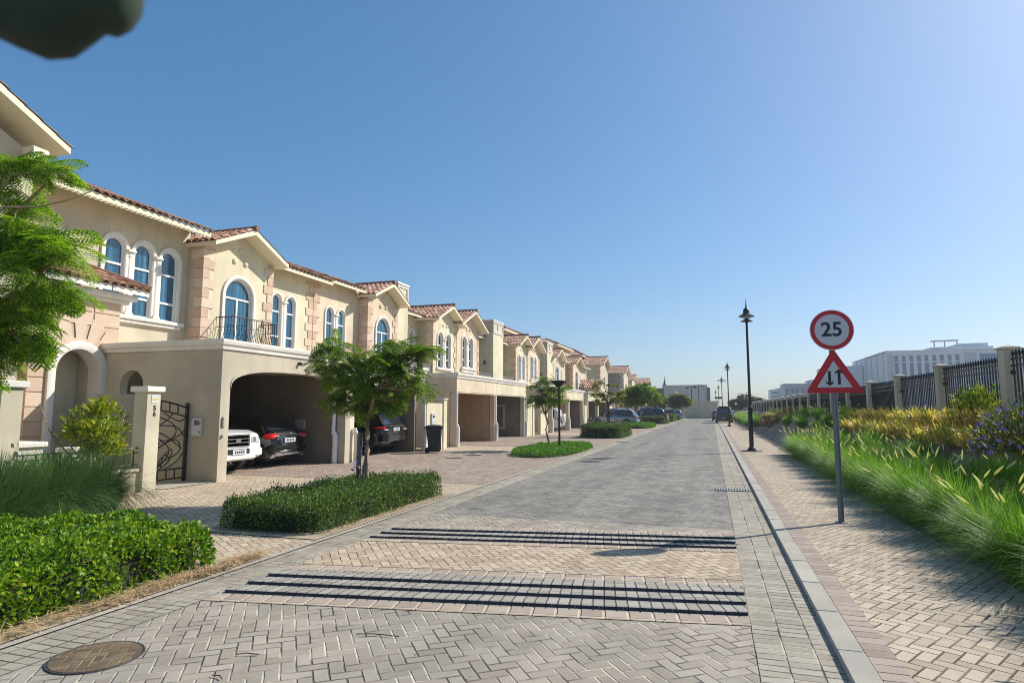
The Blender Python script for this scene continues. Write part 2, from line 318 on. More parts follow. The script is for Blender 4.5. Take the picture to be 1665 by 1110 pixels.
def FX(u, v, w): return (w, u, v)       # plane facing +X : u = Y, v = Z, w = X
def FY(u, v, w): return (u, -w, v)      # plane facing -Y : u = X, v = Z, w = -Y
def arch(u0, u1, v0, vs, n=12, ry=None):
    """opening with an arched top, counter-clockwise; vs spring height"""
    r = (u1 - u0) / 2; c = (u0 + u1) / 2; ry = r if ry is None else ry
    return [(u0, v0), (u1, v0)] + [(c + r * math.cos(math.pi * k / n), vs + ry * math.sin(math.pi * k / n)) for k in range(n + 1)]
def rect(u0, u1, v0, v1): return [(u0, v0), (u1, v0), (u1, v1), (u0, v1)]

BASE = {}
def tag(o, label=None, cat=None, group=None, kind=None):
    if label: o['label'] = label
    if cat: o['category'] = cat
    if group: o['group'] = group
    if kind: o['kind'] = kind
    return o
def thing(name, label, cat, loc=(0, 0, 0), rz=0, group=None):
    o = bpy.data.objects.new(name, None); COL.objects.link(o); o.empty_display_size = .2
    o.location = loc; o.rotation_euler = (0, 0, rz); BASE[o.name] = Vector(loc)
    return tag(o, label, cat, group)
def finish(me, mat, smooth):
    me.materials.append(mat)
    if smooth:
        me.polygons.foreach_set('use_smooth', [True] * len(me.polygons))
        if smooth != 'all': me.set_sharp_from_angle(angle=R(smooth if not isinstance(smooth, bool) else 40))
    me.update()
def obj(name, mb, mat, parent=None, world=True, smooth=False, label=None):
    me = bpy.data.meshes.new(name)
    off = BASE.get(parent.name, Vector()) if (parent is not None and world) else Vector()
    me.from_pydata([(x - off[0], y - off[1], z - off[2]) for x, y, z in mb.v], [], mb.f)
    finish(me, M[mat] if isinstance(mat, str) else mat, smooth)
    o = bpy.data.objects.new(name, me); COL.objects.link(o)
    if parent is not None: o.parent = parent; BASE[o.name] = off
    if label: o['label'] = label
    return o
def npmesh(name, V, Q, mat, parent=None, loc=None, smooth=False):
    V = np.asarray(V, dtype=np.float32); Q = np.asarray(Q, dtype=np.int32)
    me = bpy.data.meshes.new(name); k = Q.shape[1]
    me.vertices.add(len(V)); me.vertices.foreach_set('co', V.ravel())
    me.loops.add(Q.size); me.loops.foreach_set('vertex_index', Q.ravel())
    me.polygons.add(len(Q)); me.polygons.foreach_set('loop_start', np.arange(0, Q.size, k, dtype=np.int32))
    me.update(calc_edges=True); me.validate()
    finish(me, M[mat], 'all' if smooth else False)
    o = bpy.data.objects.new(name, me); COL.objects.link(o)
    if parent is not None: o.parent = parent
    if loc is not None: o.location = loc
    return o
def dup(root, loc, rz=None, label=None, group=None, scale=None):
    def cp(o, par):
        c = o.copy(); COL.objects.link(c); c.parent = par
        for ch in o.children: cp(ch, c)
        return c
    r = cp(root, None); r.location = loc
    if rz is not None: r.rotation_euler = (0, 0, rz)
    if scale is not None: r.scale = (scale,) * 3 if not isinstance(scale, tuple) else scale
    if label: r['label'] = label
    if group: r['group'] = group
    return r
def text_mb(txt, size, fr, w0, w1, at, mb=None, bold=0.0, shear=0):
    cu = bpy.data.curves.new('t', 'FONT'); cu.body = txt; cu.size = size; cu.align_x = 'CENTER'; cu.align_y = 'CENTER'
    cu.offset = bold; cu.resolution_u = 4
    o = bpy.data.objects.new('t', cu); me = bpy.data.meshes.new_from_object(o)
    mb = mb or MB(); base = [(v.co.x + at[0], v.co.y + at[1]) for v in me.vertices]
    # flat faces at w1, plus skirt to w0
    mb.add([fr(u, v, w1) for u, v in base], [tuple(p.vertices) for p in me.polygons])
    bpy.data.objects.remove(o); bpy.data.meshes.remove(me); bpy.data.curves.remove(cu)
    return mb
# ------------------------------------------------------------------ ground, road, pavements
def smooth01(t): t = max(0, min(1, t)); return t * t * (3 - 2 * t)
def berm_z(x, y=0):
    if x < 7.5: z = 1.38 * smooth01((x - 2.95) / 2.3) + .02 + .05 * max(0, min(1, (x - 2.62)))
    else: z = 1.38 * (1 - smooth01((x - 7.5) / 6)) - .03
    return z
def sheet(name, x0, x1, y0, y1, z, mat, th=None):
    mb = MB()
    if th: mb.box(x0, x1, y0, y1, z - th, z)
    else: mb.add([(x0, y0, z), (x1, y0, z), (x1, y1, z), (x0, y1, z)], [(0, 1, 2, 3)])
    return tag(obj(name, mb, mat), kind='structure')
YE = 128.0
sheet('ground', -1500, 1500, -300, 3200, -0.06, 'sand')
sheet('road', -4.4, 0.24, -4, 9.6, 0.0, 'road')
sheet('road', -4.4, 0.24, 9.6, YE, 0.0, 'roadfar')
sheet('road_edge_band', -4.86, -4.4, -4, YE, 0.004, 'gutter')
sheet('road_edge_band', 0.24, 0.77, -4, YE, 0.004, 'gutter')
sheet('road_edge_strip', -4.94, -4.865, -4, YE, 0.012, 'kerb')
# kerb stones on the right, each 0.9 m long with small joints
mb = MB(); y = -4.0
while y < YE:
    mb.bevbox(0.77, 0.945, y, y + .893, -.1, 0.052 + random.uniform(-.003, .003), .008); y += .9
tag(obj('kerb', mb, 'kerb'), kind='structure')
sheet('pavement_edge_band', 0.949, 1.13, -4, YE, 0.044, 'redband', .1)
sheet('pavement', 1.13, 2.66, -4, YE, 0.040, 'side', .1)
# crossing between the rumble strips: beige herringbone, skewed like the strips
k1 = math.tan(R(9.5))
def skew(name, ya, yb, z, mat, x0=-4.4, x1=.24, th=None):
    f = lambda x, y: y + k1 * (x - .25)
    mb = MB(); v = [(x0, f(x0, ya), z), (x1, f(x1, ya), z), (x1, f(x1, yb), z), (x0, f(x0, yb), z)]
    mb.add(v, [(0, 1, 2, 3)])
    return tag(obj(name, mb, mat), kind='structure')
skew('crossing_paving', 6.86, 8.12, .0045, 'table')
for ya in (5.47, 6.64, 8.14, 9.13): skew('paving_course', ya, ya + .2, .0055, 'redcross')
skew('crossing_paving', 5.66, 6.66, .005, 'ridge'); skew('crossing_paving', 8.32, 9.15, .005, 'ridge')
def strip(ys, label):
    t = thing('rumble_strip', label, 'rumble strip', (-2.1, ys[0], 0), 0, 'rumble strips across the road')
    for ya in ys:
        mb = MB(); n = 23; x0, x1 = -4.38, .235; rings = []
        # long wedge: steep front edge toward the camera, gentle back
        for i in range(n + 1):
            x = x0 + (x1 - x0) * i / n; y = ya + k1 * (x - .25); j = random.uniform(-.002, .002)
            rings.append([(x, y, .0), (x, y + .006, .030 + j), (x, y + .03, .033 + j), (x, y + .22, .012), (x, y + .23, .0)])
        mb.loft(rings, True, True)
        r = obj('ridge', mb, 'ridge', t)
        f = MB()
        for i in range(n):
            xa = x0 + (x1 - x0) * (i + .02) / n; xb = x0 + (x1 - x0) * (i + .98) / n
            g = lambda x: ya + k1 * (x - .25)
            f.add([(xa, g(xa) - .004, .002), (xb, g(xb) - .004, .002), (xb, g(xb) + .001, .029), (xa, g(xa) + .001, .029)], [(0, 1, 2, 3)])
        obj('face', f, 'ridgeface', r)  # dark strips paint the shade of the steep front
strip([5.72, 6.02, 6.32], 'nearer set of three raised dark-edged paver ridges across the road')
strip([8.33, 8.62, 8.92], 'farther set of three raised dark-edged paver ridges across the road')
# left side drives and walks
def drive(name, x0, x1, y0, y1, z, mat): return sheet(name, x0, x1, y0, y1, z, mat)
drive('footpath', -16.5, -4.97, -4, 130, 0.0, 'drive')
drive('driveway', -17.0, -5.0, 13.6, 24.2, 0.005, 'drivered')
drive('driveway', -17.0, -5.0, 27.6, 41.0, 0.005, 'drivered')
drive('driveway', -17.0, -5.0, 44.6, 58.0, 0.005, 'drivered')
drive('driveway', -17.0, -5.0, 64.0, 110.0, 0.005, 'drivered')
drive('gate_step', -12.4, -11.15, 10.65, 12.05, 0.012, 'kerb')
# planted bank along the fence
mb = MB(); xs = [2.664, 2.75] + [2.8 + .35 * i for i in range(34)]; ysn = [-4 + 2.0 * i for i in range(68)]
zr = lambda x, y: berm_z(x) + .035 * math.sin(x * 5.1 + y * 1.7) * math.sin(y * 2.3 + x) * (0 if x < 2.7 else 1) + (.02 if x < 2.7 else 0)
mb.loft([[(x, y, zr(x, y)) for x in xs] for y in ysn], False, False)
mb.f = [q[::-1] for q in mb.f]
tag(obj('planting_bank', mb, 'mulch', smooth='all'), kind='structure')
# covers and drains
def disc_pts(cx, cy, r, n, z, ex=1): return [(cx + r * math.cos(2 * math.pi * k / n), cy + r * ex * math.sin(2 * math.pi * k / n), z) for k in range(n)]
M['brownmh'] = pavers('brown_stained_pavers', [(0.13, 0.09, 0.055), (0.18, 0.125, 0.075), (0.25, 0.18, 0.11)], [(0.07, 0.05, 0.03), (0.50, 0.40, 0.24)], 0.06, rot=-37, stain=.5)
M['iron'] = plain('dark_cast_iron', (0.06, 0.06, 0.06), .7, .2, var=.4, sc=30)
def manhole(cx, cy, r, mat, label, name='manhole_cover'):
    t = thing(name, label, 'manhole cover', (cx, cy, 0), 0, None)
    mb = MB(); mb.lathe([(r, 0.001), (r, .009), (r - .01, .0095), (.001, .0095)], (cx, cy, 0), 28); obj('cover_plate', mb, mat, t)
    mb = MB(); n = 28
    mb.loft([disc_pts(cx, cy, r + .02, n, .002), disc_pts(cx, cy, r + .018, n, .008), disc_pts(cx, cy, r + .006, n, .0085), disc_pts(cx, cy, r + .004, n, .002)], False, True)
    obj('rim', mb, 'iron', t)
manhole(-4.10, 3.44, .275, 'brownmh', 'brown stained round manhole cover filled with pavers by the front hedge')
manhole(-3.85, 20.6, .33, 'iron', 'dark round manhole cover at the left road edge beside the grass island')
manhole(-4.5, 33.2, .3, 'iron', 'dark round manhole cover at the left road edge, second beyond the rumble strips')
manhole(-4.5, 52.0, .32, 'iron', 'farthest dark round manhole cover at the left road edge')
manhole(-8.6, 20.4, .28, 'iron', 'dark round cover in the reddish driveway before the wheelie bin')
def drain(x0, x1, yc, label, w=.16):
    t = thing('drain_grate', label, 'drain grate', ((x0 + x1) / 2, yc, 0), 0, 'drain grates along the kerb')
    f = MB(); f.box(x0, x1, yc - w, yc + w, .002, .012); obj('pit', f, 'black', t)
    g = MB(); n = int((x1 - x0) / .055)
    for i in range(n): g.box(x0 + .012 + i * .055, x0 + .038 + i * .055, yc - w + .01, yc + w - .01, .013, .02)
    g.box(x0, x1, yc - w, yc - w + .012, .0125, .021); g.box(x0, x1, yc + w - .012, yc + w, .0125, .021)
    obj('grate_bars', g, 'graybox', t)
drain(.02, .765, 14.2, 'slotted drain grate in the paver band by the right kerb, just past the road sign')
drain(-1.05, -.2, 37.2, 'slotted drain grate far out in the roadway, beyond the first lamp post')

# leaves and twigs blown on the road
rg_ = np.random.default_rng(5); mb = MB()
for k in range(90):
    x = rg_.uniform(-4.8, .7) if k % 3 else rg_.uniform(-4.8, -4.2); y = rg_.uniform(2.8, 16); a = rg_.random() * 6.3; l = rg_.uniform(.015, .035)
    mb.add([(x, y, .012), (x + l * math.cos(a) * .5 - l * .25 * math.sin(a), y + l * math.sin(a) * .5 + l * .25 * math.cos(a), .018), (x + l * math.cos(a), y + l * math.sin(a), .013), (x + l * math.cos(a) * .5 + l * .25 * math.sin(a), y + l * math.sin(a) * .5 - l * .25 * math.cos(a), .02)], [(0, 1, 2, 3)])
tag(obj('fallen_leaves', mb, 'brleaf'), 'scattered small dry leaves lying on the road pavers', 'fallen leaves', kind='stuff')
for k, (x, y, a, l, lab) in enumerate(((-3.2, 3.75, .3, .16, 'short dark twig on the road right of the brown manhole cover'), (-2.62, 4.35, .15, .34, 'thin long dark twig on the road before the rumble strips'), (-3.0, 3.4, 2.9, .10, 'small curled dead leaf stalk at the bottom edge of the road'))):
    mb = MB(); mb.tube([(x, y, .012), (x + l * .4 * math.cos(a), y + l * .4 * math.sin(a) + .015, .016), (x + l * math.cos(a), y + l * math.sin(a), .012)], .004, 5); tag(obj('twig', mb, 'barkred'), lab, 'twig')
# ------------------------------------------------------------------ house building kit
def tile_slope(mb, P0, e, u, n, L, lo, hi, cw=.24, ch=.38, fine=True):
    """clay tile field. P0 eave start, e along, u up-slope, n normal; lo/hi(s): up-slope range at s"""
    P0, e, u, n = Vector(P0), Vector(e), Vector(u), Vector(n)
    k = max(1, round(L / cw)); w = L / k
    prof = [(0, .0), (.12, .005), (.30, .055), (.5, .075), (.70, .055), (.88, .005), (1, 0)] if fine else [(0, 0), (.5, .07), (1, 0)]
    for c in range(k):
        s0 = c * w; a, b = lo(s0 + w / 2), hi(s0 + w / 2)
        if b - a < .08: continue
        m = max(1, round((b - a) / ch)) if fine else max(1, round((b - a) / (ch * 2)))
        hh = (b - a) / m
        for i in range(m):
            t0, t1 = a + i * hh, a + (i + 1) * hh + .02
            jx = random.uniform(-.006, .006)
            r0 = [P0 + e * (s0 + p * w + jx) + u * t0 + n * (h * 1.08 + .028) for p, h in prof]
            r1 = [P0 + e * (s0 + p * w) + u * t1 + n * h * .92 for p, h in prof]
            rb = [P0 + e * (s0 + p * w + jx) + u * t0 + n * (h * 1.08 + .006) for p, h in prof]
            mb.loft([[tuple(q) for q in rb], [tuple(q) for q in r0], [tuple(q) for q in r1]], False, False)
def ridge_cap(mb, A, B, r=.085, seg=.36):
    A, B = Vector(A), Vector(B); L = (B - A).length; n = max(1, int(L / seg)); d = (B - A) / n
    for i in range(n): mb.tube([A + d * i - d * .04, A + d * (i + 1)], [r * 1.15, r * .92], 8, True)
def gable_roof(root, Y0, Y1, ze, za, Xf, Xb, ov=.38, fine=True, fascia='fascia'):
    """ridge along X. Y0,Y1 wall faces; ze eave height (at the overhang tips), za apex; Xf front of the overhang, Xb back"""
    ym = (Y0 + Y1) / 2; a, b = Y0 - ov, Y1 + ov; run = ym - a; rise = za - ze; sl = math.hypot(run, rise)
    cu, su = run / sl, rise / sl; tm = MB(); L = Xf - Xb; T = .16
    tile_slope(tm, (Xf, a, ze), (-1, 0, 0), (0, cu, su), (0, -su, cu), L, lambda s: -.05, lambda s: sl, fine=fine)
    tile_slope(tm, (Xf, b, ze), (-1, 0, 0), (0, -cu, su), (0, su, cu), L, lambda s: -.05, lambda s: sl, fine=fine)
    rf = obj('roof', tm, 'tile', root)
    rc = MB(); ridge_cap(rc, (Xf + .03, ym, za + .05), (Xb, ym, za + .05)); obj('ridge_tiles', rc, 'tiledark', rf)
    sm = MB(); d = T / cu
    sm.plate([(a, ze - T * .9), (ym, za - d), (b, ze - T * .9), (b, ze - .012), (ym, za - .012), (a, ze - .012)][::1], [], Xb, Xf - .02, FX)
    obj('fascia', sm, fascia, rf)
    return rf
def lean_roof(root, Y0, Y1, ze, Xe, Xr, pitch=26, fine=True, fascia='fascia', ridge=True, hip0=0, hip1=0, T=.16):
    """eave along Y at Xe, rising toward Xr (to the back)"""
    p = R(pitch); sl = (Xe - Xr) / math.cos(p); tm = MB()
    h = lambda s: min(sl, (s / hip0 * sl) if hip0 and s < hip0 else sl, ((Y1 - Y0 - s) / hip1 * sl) if hip1 and s > Y1 - Y0 - hip1 else sl)
    tile_slope(tm, (Xe, Y0, ze), (0, 1, 0), (-math.cos(p), 0, math.sin(p)), (math.sin(p), 0, math.cos(p)), Y1 - Y0, lambda s: -.05, h, fine=fine)
    rf = obj('roof', tm, 'tile', root); zr = ze + math.tan(p) * (Xe - Xr)
    sm = MB(); d = T
    sm.plate([(Xe - .02, ze - d), (Xe - .02, ze - .012), (Xr, zr - .012), (Xr, zr - d)], [], -(Y1 - hip1 * .98), -(Y0 + hip0 * .98), lambda u, v, w: (u, -w, v))
    if hip0: sm.add([(Xe - .02, Y0, ze - d), (Xe - .02, Y0 + hip0, ze - d), (Xr, Y0 + hip0, zr - d), (Xe - .02, Y0, ze - .012), (Xe - .02, Y0 + hip0, ze - .012), (Xr, Y0 + hip0, zr - .012)], [(0, 2, 1), (3, 4, 5), (0, 1, 4, 3), (0, 3, 5, 2)])
    if hip1: sm.add([(Xe - .02, Y1, ze - d), (Xe - .02, Y1 - hip1, ze - d), (Xr, Y1 - hip1, zr - d), (Xe - .02, Y1, ze - .012), (Xe - .02, Y1 - hip1, ze - .012), (Xr, Y1 - hip1, zr - .012)], [(0, 1, 2), (3, 5, 4), (0, 3, 4, 1), (0, 2, 5, 3)])
    obj('fascia', sm, fascia, rf)
    rc = MB()
    if ridge: ridge_cap(rc, (Xr, Y0 + hip0, zr + .05), (Xr, Y1 - hip1, zr + .05))
    if hip0: ridge_cap(rc, (Xe, Y0, ze + .05), (Xr, Y0 + hip0, zr + .05))
    if hip1: ridge_cap(rc, (Xe, Y1, ze + .05), (Xr, Y1 - hip1, zr + .05))
    if rc.v: obj('ridge_tiles', rc, 'tiledark', rf)
    return rf
def side_slope(root, X0, X1, ze, Ye, Yr, zr, fine=True, tri=False):
    """slope facing -Y: eave along X at Ye, rising toward Yr; triangle if tri"""
    run = Yr - Ye; rise = zr - ze; sl = math.hypot(run, rise); cu, su = run / sl, rise / sl; L = X0 - X1; tm = MB()
    hi = (lambda s: sl * (s / (L / 2) if s < L / 2 else (L - s) / (L / 2))) if tri else (lambda s: sl)
    tile_slope(tm, (X0, Ye, ze), (-1, 0, 0), (0, cu, su), (0, -su, cu), L, lambda s: -.05, hi, fine=fine)
    return obj('roof', tm, 'tile', root)
def quoins(root, X, Y, z0, z1, side=1, mat='stone', wrap=True, big=.46, small=.27, hgt=.31, proud=.03, flip=0):
    """corner stones at a front corner. side=+1: stones run to +Y from Y (left corner); -1: to -Y (right corner)"""
    mb = MB(); z = z0; i = flip
    while z < z1 - .05:
        h = min(hgt, z1 - z); w = big if i % 2 else small; w2 = small if i % 2 else big
        if side > 0: mb.bevbox(X - (w2 if wrap else .1), X + proud, Y - (proud if wrap else 0), Y + w, z + .004, z + h - .004, .008)
        else: mb.bevbox(X - .1, X + proud, Y - w, Y + (proud if wrap else 0), z + .004, z + h - .004, .008)
        z += h; i += 1
    return obj('quoins', mb, mat, root)
def offset_arch(y0, y1, zb, zs, g, n=14, bottom=True):
    return arch(y0 - g, y1 + g, zb - (g if bottom else 0), zs, n)
def window(root, X, y0, y1, zb, zt, bars=(), mull=(), glass='glass', rec=.13, fw=.05, surround=.09, sill=False, flat=False, trim='trim', n=14):
    """arched window in a wall whose face is X; frame + pane recessed, raised surround"""
    r = (y1 - y0) / 2; zs = zt if flat else zt - r
    A = (lambda a, b, c, d: rect(a, b, c, zt)) if flat else (lambda a, b, c, d: arch(a, b, c, d, n))
    outer = rect(y0, y1, zb, zt) if flat else arch(y0, y1, zb, zs, n); insd = rect(y0 + .006, y1 - .006, zb, zt) if flat else arch(y0 + .006, y1 - .006, zb, zs, n)
    inner = rect(y0 + fw, y1 - fw, zb + fw, zt - fw) if flat else arch(y0 + fw, y1 - fw, zb + fw, zs, n)
    mb = MB(); mb.plate(outer, [inner], X - rec - .04, X - rec + .02, FX)
    for z in bars: mb.box(X - rec - .038, X - rec + .024, y0 + fw * .8, y1 - fw * .8, z - .03, z + .03)
    for y, za, zb2 in mull: mb.box(X - rec - .039, X - rec + .022, y - .032, y + .032, za, zb2)
    fr = obj('window', mb, 'white', root)
    pb = MB(); pb.plate(rect(y0 + .01, y1 - .01, zb + .01, zt - .01) if flat else arch(y0 + .01, y1 - .01, zb + .01, zs, n), [], X - rec - .05, X - rec - .015, FX)
    obj('pane', pb, glass, fr)
    if surround:
        sb = MB(); g = surround
        so = rect(y0 - g, y1 + g, zb, zt + g) if flat else arch(y0 - g, y1 + g, zb, zs, n)
        si = [(p[0], p[1] - (.0 if i > 1 else .001)) for i, p in enumerate(outer)]
        # open bottom ring: build as strip
        def path(q): return q[1:] + q[:1]
        a = so[1:] + [so[0]]; b = insd[1:] + [insd[0]]
        rings = []
        for (ua, va), (ub, vb) in zip(a, b):
            rings.append([(X - .1, ua, va), (X + .055, ua, va), (X + .055, ub + (ua - ub) * .25, vb + (va - vb) * .25), (X + .03, ub, vb), (X - .12, ub, vb)])
        sb.loft(rings, True, True)
        obj('surround', sb, trim, fr)
    if sill:
        s2 = MB(); s2.bevbox(X - .1, X + .14, y0 - surround - .08, y1 + surround + .08, zb - .1, zb, .015); s2.bevbox(X - .1, X + .08, y0 - surround - .03, y1 + surround + .03, zb - .17, zb - .1, .01)
        obj('sill', s2, trim, fr)
    return fr
def hole(y0, y1, zb, zt, flat=False, n=14):
    return rect(y0, y1, zb, zt) if flat else arch(y0, y1, zb, zt - (y1 - y0) / 2, n)
def column(root, x, y, z0, z1, r=.065, mat='trim'):
    mb = MB(); mb.bevbox(x - r * 1.5, x + r * 1.5, y - r * 1.5, y + r * 1.5, z0, z0 + .08, .01)
    h = z1 - z0
    mb.lathe([(r * 1.25, .08), (r * 1.25, .12), (r, .15), (r * .97, h * .6), (r * .85, h - .22), (r * 1.1, h - .2), (r * 1.1, h - .17), (r * .9, h - .15), (r * 1.15, h - .06)], (x, y, z0), 14)
    mb.bevbox(x - r * 1.6, x + r * 1.6, y - r * 1.6, y + r * 1.6, z0 + h - .07, z1, .012)
    return obj('column', mb, mat, root, smooth=35)
def wall_front(root, X, Y0, Y1, z0, z1, mat, holes=(), th=.3, za=None, name='wall', label=None):
    out = [(Y0, z0), (Y1, z0), (Y1, z1)] + ([((Y0 + Y1) / 2, za)] if za else []) + [(Y0, z1)]
    mb = MB(); mb.plate(out, holes, X - th, X, FX); return obj(name, mb, mat, root, label=label)
def wall_side(root, Y, X0, X1, z0, z1, mat, holes=(), th=.25, name='wall'):
    """face toward -Y at Y; X0<X1"""
    mb = MB(); mb.plate(rect(X0, X1, z0, z1), holes, -Y - th, -Y, FY); return obj(name, mb, mat, root)
def dots(root, X, Y, z, mat):
    mb = MB()
    for dy, dz in ((-.26, 0), (.26, 0), (0, .4)):
        rings = []
        for rr, dx in ((.10, -.02), (.10, .02), (.085, .045), (.05, .06), (.005, .065)):
            rings.append([(X + dx, Y + dy + rr * math.cos(2 * math.pi * k / 12), z + dz + rr * math.sin(2 * math.pi * k / 12)) for k in range(12)])
        mb.loft(rings, True, True)
    return obj('vent_boss', mb, mat, root, smooth=40)
def railing(root, X0, X1, Y0, Y1, z0, z1, belly=.16, gap=.11):
    """black balcony railing: front run at X1, returns to X0; bars belly outward"""
    mb = MB(); pts = []
    L = X1 - X0
    path = [(X0 + L * t / 3, Y0, 0, -1) for t in range(0, 3)] if False else []
    def bar(x, y, nx, ny):
        prof = [(0, z1), (0, z1 - .35 * (z1 - z0)), (belly * .35, z1 - .55 * (z1 - z0)), (belly, z1 - .75 * (z1 - z0)), (belly * .8, z1 - .88 * (z1 - z0)), (.02, z0)]
        mb.tube([(x + nx * b, y + ny * b, z) for b, z in prof], .011, 4, False)
    n = int((Y1 - Y0) / gap)
    for i in range(n + 1): bar(X1, Y0 + (Y1 - Y0) * i / n, 1, 0)
    m = max(2, int(L / gap))
    for i in range(m): bar(X0 + L * i / m, Y0, 0, -1); bar(X0 + L * i / m, Y1, 0, 1)
    for z, r in ((z1, .018), (z1 - .28 * (z1 - z0), .010), (z0 + .02, .014)):
        mb.tube([(X0, Y0, z), (X1, Y0, z)], r, 6); mb.tube([(X1, Y0 - r, z), (X1, Y1 + r, z)], r, 6); mb.tube([(X1, Y1, z), (X0, Y1, z)], r, 6)
    return obj('balcony_railing', mb, 'black', root)
def cornice(mb, X, Y0, Y1, z1, ret0=None, ret1=None):
    """stepped cornice along Y at face X, optional returns along -X at each end (length)"""
    prof = [(0, z1 - .24), (.045, z1 - .235), (.055, z1 - .16), (.10, z1 - .12), (.12, z1 - .05), (.12, z1), (-.2, z1)]
    rings = []
    if ret0: rings.append([(X - ret0, Y0 - p, z) for p, z in prof])
    rings.append([(X + p, Y0 - (p if ret0 else 0), z) for p, z in prof])
    rings.append([(X + p, Y1 + (p if ret1 else 0), z) for p, z in prof])
    if ret1: rings.append([(X - ret1, Y1 + p, z) for p, z in prof])
    mb.loft(rings, True, True); return mb
def pipe(root, X, Y, z0, z1):
    mb = MB(); mb.tube([(X, Y, z1), (X, Y, z0 + .95), ], .06, 8); mb.tube([(X + .0, Y, z0 + .98), (X + .05, Y + .02, z0 + .85), (X + .05, Y + .02, z0)], .085, 8)
    return obj('downpipe', mb, 'pipe', root, smooth=40)
XC = -11.1; XW = -16.2
def carport(root, Y0, Y1, zt=3.37, zb=2.47, mat='beige', arched=False, pier0=.3, pier1=.28, left=True, right=True, ret=4.6, side_holes=(), inner='interior', pil='trim'):
    if arched:
        c = (Y0 + pier0, Y1 - pier1); r = (c[1] - c[0]) / 2; rise = .5; n = 20
        zs = zb - .28
        top = [((c[0] + c[1]) / 2 + r * math.copysign(abs(math.cos(math.pi * k / n)) ** .75, math.cos(math.pi * k / n)), zs + (zb + .22 - zs) * math.sin(math.pi * k / n) ** .75) for k in range(n + 1)]
        out = [(Y0, 0), (c[0], 0)] + top[::-1] + [(c[1], 0), (Y1, 0), (Y1, zt - .2), (Y0, zt - .2)]
        mb = MB(); mb.plate(out, [], XC - .32, XC, FX); obj('carport_front', mb, mat, root)
        tr = MB(); path = top[::-1]
        tr.loft([[(XC - .05, y, z - .0), (XC + .02, y, z), (XC + .02, y, z + .07), (XC - .05, y, z + .07)] for y, z in path], True, True)
        obj('arch_moulding', tr, 'beige', root)
    else:
        mb = MB(); mb.box(XC - .35, XC, Y0, Y1, zb, zt - .2); mb.box(XC - .33, XC - .02, Y0 + .02, Y1 - .02, zb - .05, zb); obj('carport_front', mb, mat, root)
        if pier0: obj('pillar', MB().bevbox(XC - .33, XC - .04, Y0 + .02, Y0 + pier0, 0, zb - .05, .015), mat, root)
        if pier1: obj('pillar', MB().bevbox(XC - .33, XC - .04, Y1 - pier1, Y1 - .02, 0, zb - .05, .015), mat, root)
    if left: wall_side(root, Y0 + (.0 if arched else .03), XW, XC - (.32 if arched else .36), 0, zt - .2, mat, side_holes, .22)
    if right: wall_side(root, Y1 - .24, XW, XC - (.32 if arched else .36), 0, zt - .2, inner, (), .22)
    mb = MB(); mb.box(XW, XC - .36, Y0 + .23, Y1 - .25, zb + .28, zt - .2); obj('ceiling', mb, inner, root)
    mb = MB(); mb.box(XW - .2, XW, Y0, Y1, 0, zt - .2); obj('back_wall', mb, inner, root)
    mb = MB(); mb.box(XW, XC - .02, Y0 + .02, Y1 - .02, zt - .2, zt - .06); obj('roof_slab', mb, 'beige', root)
    mb = cornice(MB(), XC, Y0, Y1, zt, ret if left else None, ret if right == 'end' else None); obj('cornice', mb, 'trim', root)
def tower(root, X, Y0, Y1, z0, z1, mat='yellow', depth=1.9, panels=2, sidemat='beige', band=True):
    mb = MB(); mb.box(X - depth, X, Y0, Y1, z0, z1 - .95); mb.box(X - depth + .04, X - .04, Y0 + .04, Y1 - .04, z1 - .95, z1 - .1)
    t = obj('wind_tower', mb, mat, root)
    tr = MB(); tr.box(X - depth - .06, X + .06, Y0 - .06, Y1 + .06, z1 - .1, z1)
    if band: tr.box(X - depth - .05, X + .05, Y0 - .05, Y1 + .05, z1 - 1.0, z1 - .93)
    # lattice panels front and side
    def lat(map_, a, b):
        lm = MB(); h0, h1 = z1 - .88, z1 - .15
        lm.plate(rect(a, b, h0, h1), [rect(a + .07, b - .07, h0 + .07, h1 - .07)], 0, .06, map_)
        n = max(2, int((b - a) / .16)); m = 5
        for i in range(n):
            for j in range(m):
                u = a + .07 + (b - a - .14) * i / n; v = h0 + .07 + (h1 - h0 - .14) * j / m; du = (b - a - .14) / n; dv = (h1 - h0 - .14) / m
                if (i + j) % 2: q = [(u, v), (u + .035, v), (u + du, v + dv), (u + du - .035, v + dv)]
                else: q = [(u + du - .035, v), (u + du, v), (u + .035, v + dv), (u, v + dv)]
                lm.add([map_(p[0], p[1], .05) for p in q], [(0, 1, 2, 3)])
        return lm
    w = (Y1 - Y0) / panels
    for k in range(panels): obj('lattice_panel', lat(lambda u, v, q: (X - .03 + q, u, v), Y0 + k * w + .02, Y0 + (k + 1) * w - .02), 'trim', t)
    obj('lattice_panel', lat(lambda u, v, q: (u, Y0 + .03 - q, v), X - depth + .02, X - .02), sidemat, t)
    obj('cap', tr, 'trim', t)
    return t
def core(root, Y0, Y1, Xf, z0=3.2, z1=6.75, Xb=-23.5, mat='beige'):
    mb = MB(); mb.box(Xb, Xf, Y0 + .01, Y1 - .01, 0 if z0 < 1 else z0, z1); return obj('wall', mb, mat, root)
def lantern(root, x, y, z, s=1.0):
    mb = MB(); mb.lathe([(.02, .22), (.07, .15), (.09, .12), (.06, -.06), (.03, -.12), (.005, -.16)], (x, y, z), 8); mb.tube([(x, y, z + .2), (x, y + .0, z + .28), (x, y + .16, z + .28)], .012, 5)
    return obj('wall_lantern', mb, 'black', root)
